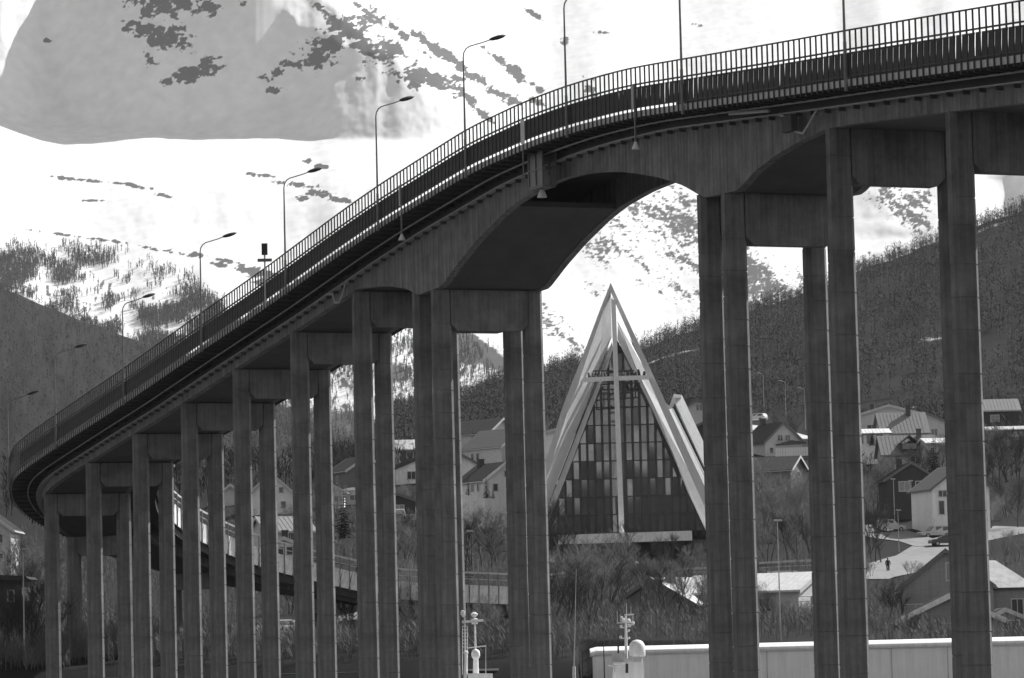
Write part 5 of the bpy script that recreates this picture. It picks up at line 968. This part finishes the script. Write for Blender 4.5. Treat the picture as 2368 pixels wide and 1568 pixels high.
tl = [  # u, Y, H, kind, dark
    (1259, 428, 9.0, 0, 1, 'leftmost dark tree at the foot of the church'), (1276, 424, 8.3, 1, 1, 'second dark tree at the left foot of the church'), (1297, 420, 7.2, 0, 1, 'tree in front of the lower left church glass'), (1316, 418, 6.4, 4, 1, 'slim tree crossing the left end of the canopy'),
    (1441, 425, 7.0, 4, 1, 'slim tree before the foot of the cross'), (1530, 428, 5.2, 1, 1, 'tree before the right part of the canopy'), (1548, 430, 5.6, 4, 1, 'slim dark tree right of the cross'), (1576, 430, 4.2, 3, 0, 'pale shrubby tree at the right entrance'), (1612, 428, 4.6, 3, 0, 'pale shrubby tree at the right foot of the church'), (1640, 430, 4.0, 2, 0, 'shrubby tree beside the right column pair'),
    (1285, 345, 7.0, 2, 1, 'dark many stemmed tree left of the whip antenna'), (1312, 338, 7.4, 3, 0, 'broad many stemmed tree behind the whip antenna'), (1345, 352, 8.2, 3, 0, 'tall pale thicket tree right of the whip antenna'), (1372, 342, 8.8, 2, 0, 'tallest thicket tree below the cross, left'),
    (1400, 350, 8.6, 3, 0, 'thicket tree directly below the cross'), (1428, 344, 7.6, 1, 1, 'dark trunked thicket tree behind the boat mast'), (1452, 352, 8.0, 2, 1, 'thicket tree behind the capsule radome'), (1476, 326, 6.2, 0, 1, 'dark tree at the left corner of the bright roofed house'), (1506, 322, 5.6, 2, 0, 'tree before the gable of the bright roofed house, left'),
    (1532, 320, 6.0, 1, 1, 'tree before the gable of the bright roofed house, middle'), (1562, 318, 5.6, 4, 1, 'slim tree before the gable of the bright roofed house'), (1590, 316, 5.2, 2, 0, 'tree under the eave of the bright roofed house'), (1622, 314, 4.8, 3, 0, 'shrubby tree before the windows of the bright roofed house'), (1650, 318, 4.6, 2, 0, 'shrubby tree touching the right column pair'),
    (1300, 300, 5.2, 3, 1, 'low dark tree near the lower end of the whip antenna'), (1360, 296, 4.6, 2, 1, 'low dark tree above the left corner of the hall'), (1270, 300, 5.0, 2, 1, 'low dark tree beside the twin columns'),
    (1768, 505, 7.5, 3, 0, 'pale birch left in the gap right of the church'), (1790, 500, 8.6, 1, 0, 'round crowned birch in the gap right of the church'), (1815, 492, 9.2, 3, 0, 'tallest birch in the gap right of the church'), (1838, 498, 8.6, 2, 0, 'birch behind the very tall pole'), (1858, 492, 8.2, 1, 0, 'birch nearest the single right column'), (1776, 455, 6.4, 2, 0, 'lower birch above the bungalow roof, left'),
    (1822, 450, 6.8, 0, 1, 'dark trunked tree above the bungalow roof'), (1850, 452, 6.6, 3, 0, 'lower birch above the bungalow roof, middle'), (1878, 448, 6.4, 2, 1, 'lower tree above the bungalow roof, right'), (1765, 540, 6.5, 3, 0, 'birch under the dark roofed cottage'),
    (1768, 330, 3.2, 3, 0, 'shrubby tree in front of the bungalow roof, left'), (1790, 318, 2.2, 2, 0, 'low shrub tree under the bungalow eave'), (1850, 316, 2.0, 3, 0, 'low shrub tree under the bungalow window'), (1878, 314, 2.4, 2, 0, 'low shrub tree by the bungalow gable'),
    (2014, 448, 6.8, 4, 1, 'leftmost thin trunk beside the road'), (2024, 446, 7.4, 0, 1, 'middle thin trunk beside the road'), (2037, 444, 6.6, 4, 1, 'rightmost thin trunk beside the road'), (2006, 520, 6.6, 1, 0, 'tree between the single column and the dark timber house'), (2028, 528, 7.8, 3, 0, 'bushy tree left of the dark timber house'),
    (2150, 548, 7.0, 1, 1, 'dark tree behind the white house ridge'), (2132, 560, 7.0, 2, 1, 'tree in front of the dormer house'), (2176, 566, 7.5, 3, 0, 'pale tree beside the glaring shed roof'), (2050, 560, 4.5, 3, 0, 'shrubby tree in front of the low white garage'),
    (2030, 345, 3.4, 2, 0, 'shrub tree at the foot of the road, left'), (2052, 336, 3.8, 3, 1, 'shrub tree at the foot of the road, middle'), (2072, 328, 3.4, 2, 1, 'shrub tree beside the big grey gable'), (2096, 300, 1.9, 3, 1, 'low shrub tree before the pale bargeboard'), (2040, 296, 2.6, 3, 0, 'low shrub tree just above the hall roof'), (2140, 372, 3.2, 2, 0, 'twiggy shrub above the left rake of the big gable'), (2110, 378, 3.0, 3, 0, 'twiggy shrub on the road edge above the big gable'),
    (2300, 560, 8.5, 0, 1, 'tall dark tree right of the last column'), (2318, 552, 9.0, 1, 1, 'spreading dark tree under the carport'), (2340, 560, 9.6, 3, 0, 'bushy tree near the right edge'), (2362, 548, 9.0, 0, 1, 'dark tree at the right edge of the frame'), (2330, 515, 6.0, 2, 1, 'lower tree near the right edge'), (2356, 500, 6.5, 1, 1, 'lower dark tree at the right edge'), (2290, 500, 5.2, 2, 0, 'lower tree touching the last column'),
    (2320, 440, 3.6, 3, 0, 'shrubby tree on the bank above the sunlit hipped roof'), (2350, 436, 3.8, 2, 0, 'shrubby tree on the bank at the right edge'), (2305, 380, 3.0, 3, 0, 'pale hedge-like tree behind the hipped roof, left'), (2330, 378, 2.8, 3, 0, 'pale hedge-like tree behind the hipped roof, middle'), (2355, 376, 2.6, 3, 0, 'pale hedge-like tree behind the hipped roof, right'),
    (1995, 408, 1.8, 3, 0, 'twiggy shrub at the lower edge of the road, first from the column'), (2013, 404, 1.6, 2, 0, 'twiggy shrub at the lower edge of the road, second from the column'), (2100, 400, 1.8, 2, 0, 'shrub between the road and the left rake of the big gable'), (2000, 395, 2.6, 3, 0, 'low pale shrub touching the single column'),
    (20, 345, 6.6, 3, 0, 'bushy tree at the left edge under the curved deck'), (45, 340, 6.8, 1, 1, 'dark tree left of the first column'), (70, 338, 6.0, 3, 0, 'bushy tree behind the slim left lamp post'), (88, 335, 5.0, 2, 1, 'tree touching the first column'), (10, 282, 5.0, 3, 1, 'low thicket tree at the lower left edge'), (35, 278, 5.2, 2, 1, 'low thicket tree left of the slim lamp post'), (62, 280, 5.6, 3, 1, 'low thicket tree at the slim lamp post'), (85, 276, 5.2, 2, 1, 'low thicket tree by the foot of the first column'),
    (915, 430, 5.0, 2, 0, 'tree above the ramp railing left of the central pier'), (935, 425, 5.6, 3, 1, 'dark tree above the ramp railing left of the central pier'), (955, 420, 5.0, 2, 0, 'tree above the ramp touching the central pier'), (972, 418, 4.6, 3, 0, 'tree above the ramp half behind the central pier'),
    (1075, 415, 6.6, 0, 1, 'dark tree right of the central pier below the white houses'), (1095, 418, 7.2, 3, 0, 'tall birch below the white houses'), (1115, 414, 7.6, 4, 0, 'slender birch below the white houses'), (1135, 412, 7.4, 1, 1, 'dark birch below the white houses'), (1155, 410, 7.2, 3, 0, 'birch below the white houses next to the twin columns'), (1125, 345, 4.6, 2, 0, 'thin stemmed tree behind the black shed'), (1150, 342, 4.8, 4, 0, 'thin tree behind the black shed with board'), (1165, 344, 4.6, 2, 0, 'thin tree right behind the black shed'),
    (1140, 288, 3.4, 3, 0, 'shrubby tree in front of the black shed'), (1160, 284, 3.0, 2, 0, 'shrubby tree under the white board'), (1110, 284, 3.0, 3, 0, 'shrubby tree behind the workboat mast'),
    (925, 292, 5.6, 3, 0, 'pale thicket tree under the ramp, left'), (948, 290, 6.2, 3, 0, 'pale thicket tree under the ramp, middle'), (968, 288, 6.4, 2, 0, 'pale thicket tree under the ramp touching the central pier'), (910, 284, 3.6, 2, 0, 'low thicket tree under the ramp'),
    (668, 350, 4.6, 3, 1, 'dark shrub tree under the ramp above the car'), (790, 300, 3.4, 2, 1, 'dark shrub under the ramp beside its wall pier'), (812, 296, 3.8, 3, 1, 'round dark shrub under the ramp'), (775, 296, 2.8, 3, 0, 'low pale shrub under the ramp'),
    (770, 560, 6.5, 1, 1, 'dark tree above the tiny white shed'), (782, 575, 6.5, 3, 1, 'bushy dark tree above the tiny white shed'), (640, 600, 7.5, 3, 0, 'tree above the white gable in the left gap'), (780, 500, 4.5, 3, 0, 'pale shrub left of the tallest spruce'), (655, 470, 4.6, 3, 0, 'shrub tree before the white gable in the left gap'),
    (912, 590, 6.0, 3, 0, 'tree left of the roadside lamp above the low white house'), (948, 520, 3.0, 3, 0, 'shrub between the low white house and the black hut'), (1100, 500, 3.4, 3, 0, 'shrub on the slope below the light balcony house'), (1158, 470, 3.2, 3, 0, 'shrub before the white house wall'), (1085, 600, 6.0, 1, 1, 'dark tree by the topmost dark roofs'), (1250, 610, 6, 3, 0, 'tree above the tall white house'), (1845, 640, 5.5, 3, 1, 'dark thicket along the snowy upper road'), (1815, 650, 4.5, 3, 1, 'lower thicket along the snowy upper road'),
]
for (u, Y, H, k, dk, lb) in tl: tree(u, 1300, Y, H*(.94 if 1270 < u < 1500 and Y > 300 else .85 if 1500 < u < 1650 and Y > 400 else 1.18 if k in (2, 3) and Y < 560 else 1.05), k, lb, bool(dk))
# ---- woods that read as one mass
def scatter(name, P, H, m, blades, seed, kindm=None, width=.05, up=.9, trunkw=.10):
    r = np.random.default_rng(seed); N = len(P); n = blades+2
    base = np.repeat(P[:, None], n, 1); Hh = np.repeat(H[:, None], n, 1)
    a = r.random((N, n))*2*np.pi; h0 = r.random((N, n))*.62+.12; L = (.20+.22*r.random((N, n)))*(1-.35*h0)
    h0[:, :2] = 0; L[:, 0:2] = 0
    root = base.copy(); root[..., 2] += h0*Hh
    tip = root+np.stack([np.cos(a)*L*Hh*.75, np.sin(a)*L*Hh*.75, L*Hh*up], -1)
    tip[:, :2] = P[:, None]+np.stack([r.normal(0, .12, (N, 2)), r.normal(0, .12, (N, 2)), np.ones((N, 2))*1.0], -1)*np.repeat(H[:, None, None], 2, 1)*np.array([.3, .3, .97])
    w = width*Hh; w[:, :2] = trunkw*Hh[:, :2]*.25; pa = np.stack([np.cos(a+1.57), np.sin(a+1.57)*.6, 0*a], -1); pa[:, 0] = (1, 0, 0); pa[:, 1] = (0, 1, 0)
    off = pa*w[..., None]*.5
    # blade = thin triangle, wide in the middle: root, mid +/-, tip
    mid = root*.45+tip*.55
    V = np.stack([root, mid+off, tip, mid-off], 2); V[:, :2, 0] = root[:, :2]-off[:, :2]; V[:, :2, 1] = root[:, :2]+off[:, :2]; V[:, :2, 3] = tip[:, :2]-off[:, :2]*.3
    V = V.reshape(-1, 3); F = np.arange(len(V)).reshape(-1, 4)
    return tag(link(tri_mesh(name, V, F, m), name), kind='stuff')
r = np.random.default_rng(5); N = 21000
Y_ = 1130-490*r.random(N)**1.15; U_ = r.uniform(880, 2620, N); X_ = (U_-W2)/FPX*Y_; Z_ = ground(X_, Y_)
clump = fbm(X_*.06, Y_*.03, 4); keep = (clump > .34+.0*Y_) & (r.random(N) < .95); keep &= ~((np.abs(U_-1790) < 90) & (Y_ < 700)); keep |= (Y_ > 1040)
P = np.stack([X_, Y_, Z_-.2], -1)[keep]; yc = r.uniform(1082, 1112, 900); xc = (r.uniform(880, 2620, 900)-W2)/FPX*yc; P = np.concatenate([P, np.stack([xc, yc, ground(xc, yc)-.2], -1)])
wf = mat('bare_woodland', .045, .9, .35, .03, detail=3)
HB = r.uniform(2.4, 5.0, len(P)); HB[-900:] = r.uniform(3, 7, 900)
scatter('birch_wood', P, HB, wf, 22, 1, width=.03, up=.4, trunkw=.05)
U_ = r.uniform(0, 2620, 2600); Y_ = 560+120*r.random(2600); X_ = (U_-W2)/FPX*Y_; hx = np.array([[o.location.x, o.location.y] for o in COL.objects if o.get('category') in ('house', 'garage', 'shed', 'carport', 'hut')])
dd_ = np.min(np.hypot((X_[:, None]-hx[None, :, 0]), (Y_[:, None]-hx[None, :, 1])*.6), 1); keep = (dd_ > 6) & (np.abs(U_-1800) > 80) | (U_ < 900) & (dd_ > 6)
P = np.stack([X_, Y_, ground(X_, Y_)-.2], -1)[keep]; scatter('garden_thicket', P, r.uniform(2.5, 5.5, len(P)), wf, 24, 2, width=.03)
# undergrowth between the shore and the village
N = 9000; Y_ = np.where(r.random(N) < .35, r.uniform(274, 318, N), r.uniform(274, 545, N)); U_ = r.uniform(-60, 2500, N); X_ = (U_-W2)/FPX*Y_
dd_ = np.min(np.hypot((X_[:, None]-hx[None, :, 0]), (Y_[:, None]-hx[None, :, 1])), 1)
roads = [[pl(1960, 1345, 398), pl(2030, 1325, 415), pl(2080, 1290, 436), pl(2130, 1262, 462), pl(2190, 1248, 482), pl(2260, 1240, 490), pl(2367, 1235, 500)], [pl(2150, 1262, 478), pl(2075, 1225, 492), pl(1990, 1205, 510)], [pl(640, 1480, 300), pl(720, 1465, 330), pl(900, 1440, 350)]]
rd = np.min([seg_dist(X_, Y_, p) for p in roads], 0)
keep = (dd_ > 6.5) & (rd > 6.5) & (np.abs(U_-1450) > 190*(Y_ > 436)) & ((Y_ > 284) | (U_ < 1340)) & ~((U_ > 2000) & (U_ < 2240) & (Y_ > 350)) & ((fbm(X_*.1, Y_*.06, 4) > .43) | (U_ < 1040))
P = np.stack([X_, Y_, ground(X_, Y_)-.1], -1)[keep]; us_ = r.uniform(-80, 1330, 900); ysh = r.uniform(271.5, 284, 900); xs_ = (us_-W2)/FPX*ysh; P = np.concatenate([P, np.stack([xs_, ysh, ground(xs_, ysh)-.1], -1)]); H_ = r.uniform(.9, 2.3, len(P)); H_[-900:] = r.uniform(1.2, 3.0, 900)
scatter('undergrowth', P, H_, M['bushm'], 34, 3, width=.015, up=.9)
# left wooded hill
N = 15000; ii = r.integers(0, 46, N); jj = r.integers(0, len(lu), N); keep = True
P = LV[ii, jj]+np.stack([r.normal(0, 6, N), r.normal(0, 8, N), -.3+0*r.random(N)], -1); P = P[(r.random(N) < .9)]
scatter('hill_wood', P, r.uniform(3.5, 7, len(P)), mat('hill_birches', .03, .9, .4, .03, detail=3), 14, 4, width=.045, up=.5, trunkw=.08)
# thin birches on the snow slope of the mountain
pw = np.where(MV > 540, 3*tz*np.clip((fbm(MU*.02, MV*.03, 4)-.42)*5, 0, 1), 0)+.8*np.clip(tz2-.15, 0, 1)*np.clip((fbm(MU*.03+9, MV*.03, 4)-.45)*5, 0, 1); pf = np.clip(pw.ravel(), 0, None); pf = pf/pf.sum()
idx = r.choice(len(pf), 14000, p=pf); P = VM[:MU.shape[0]].reshape(-1, 3)[idx]+np.stack([r.normal(0, 1.2, 14000), r.normal(0, 2, 14000), -.2+0*r.random(14000)], -1)
scatter('mountain_birches', P, r.uniform(3, 8, 14000), mat('birch_stems', .12, .9, .3, .05), 6, 6, width=.07, trunkw=.35, up=1.3)

# ================================================================ haze
hb = MB(); hb.box(-1300, 1300, -2400, 6200, -5, 1150)
hm = bpy.data.materials.new('thin_air_haze'); hm.use_nodes = True; ht = hm.node_tree; ht.nodes.clear(); ho = ht.nodes.new('ShaderNodeOutputMaterial'); pv = ht.nodes.new('ShaderNodeVolumePrincipled')
pv.inputs['Color'].default_value = (.95, .95, .95, 1); pv.inputs['Density'].default_value = 2.9e-5; pv.inputs['Anisotropy'].default_value = .2; ht.links.new(pv.outputs[0], ho.inputs['Volume'])
tag(hb.build('haze', hm), kind='stuff')
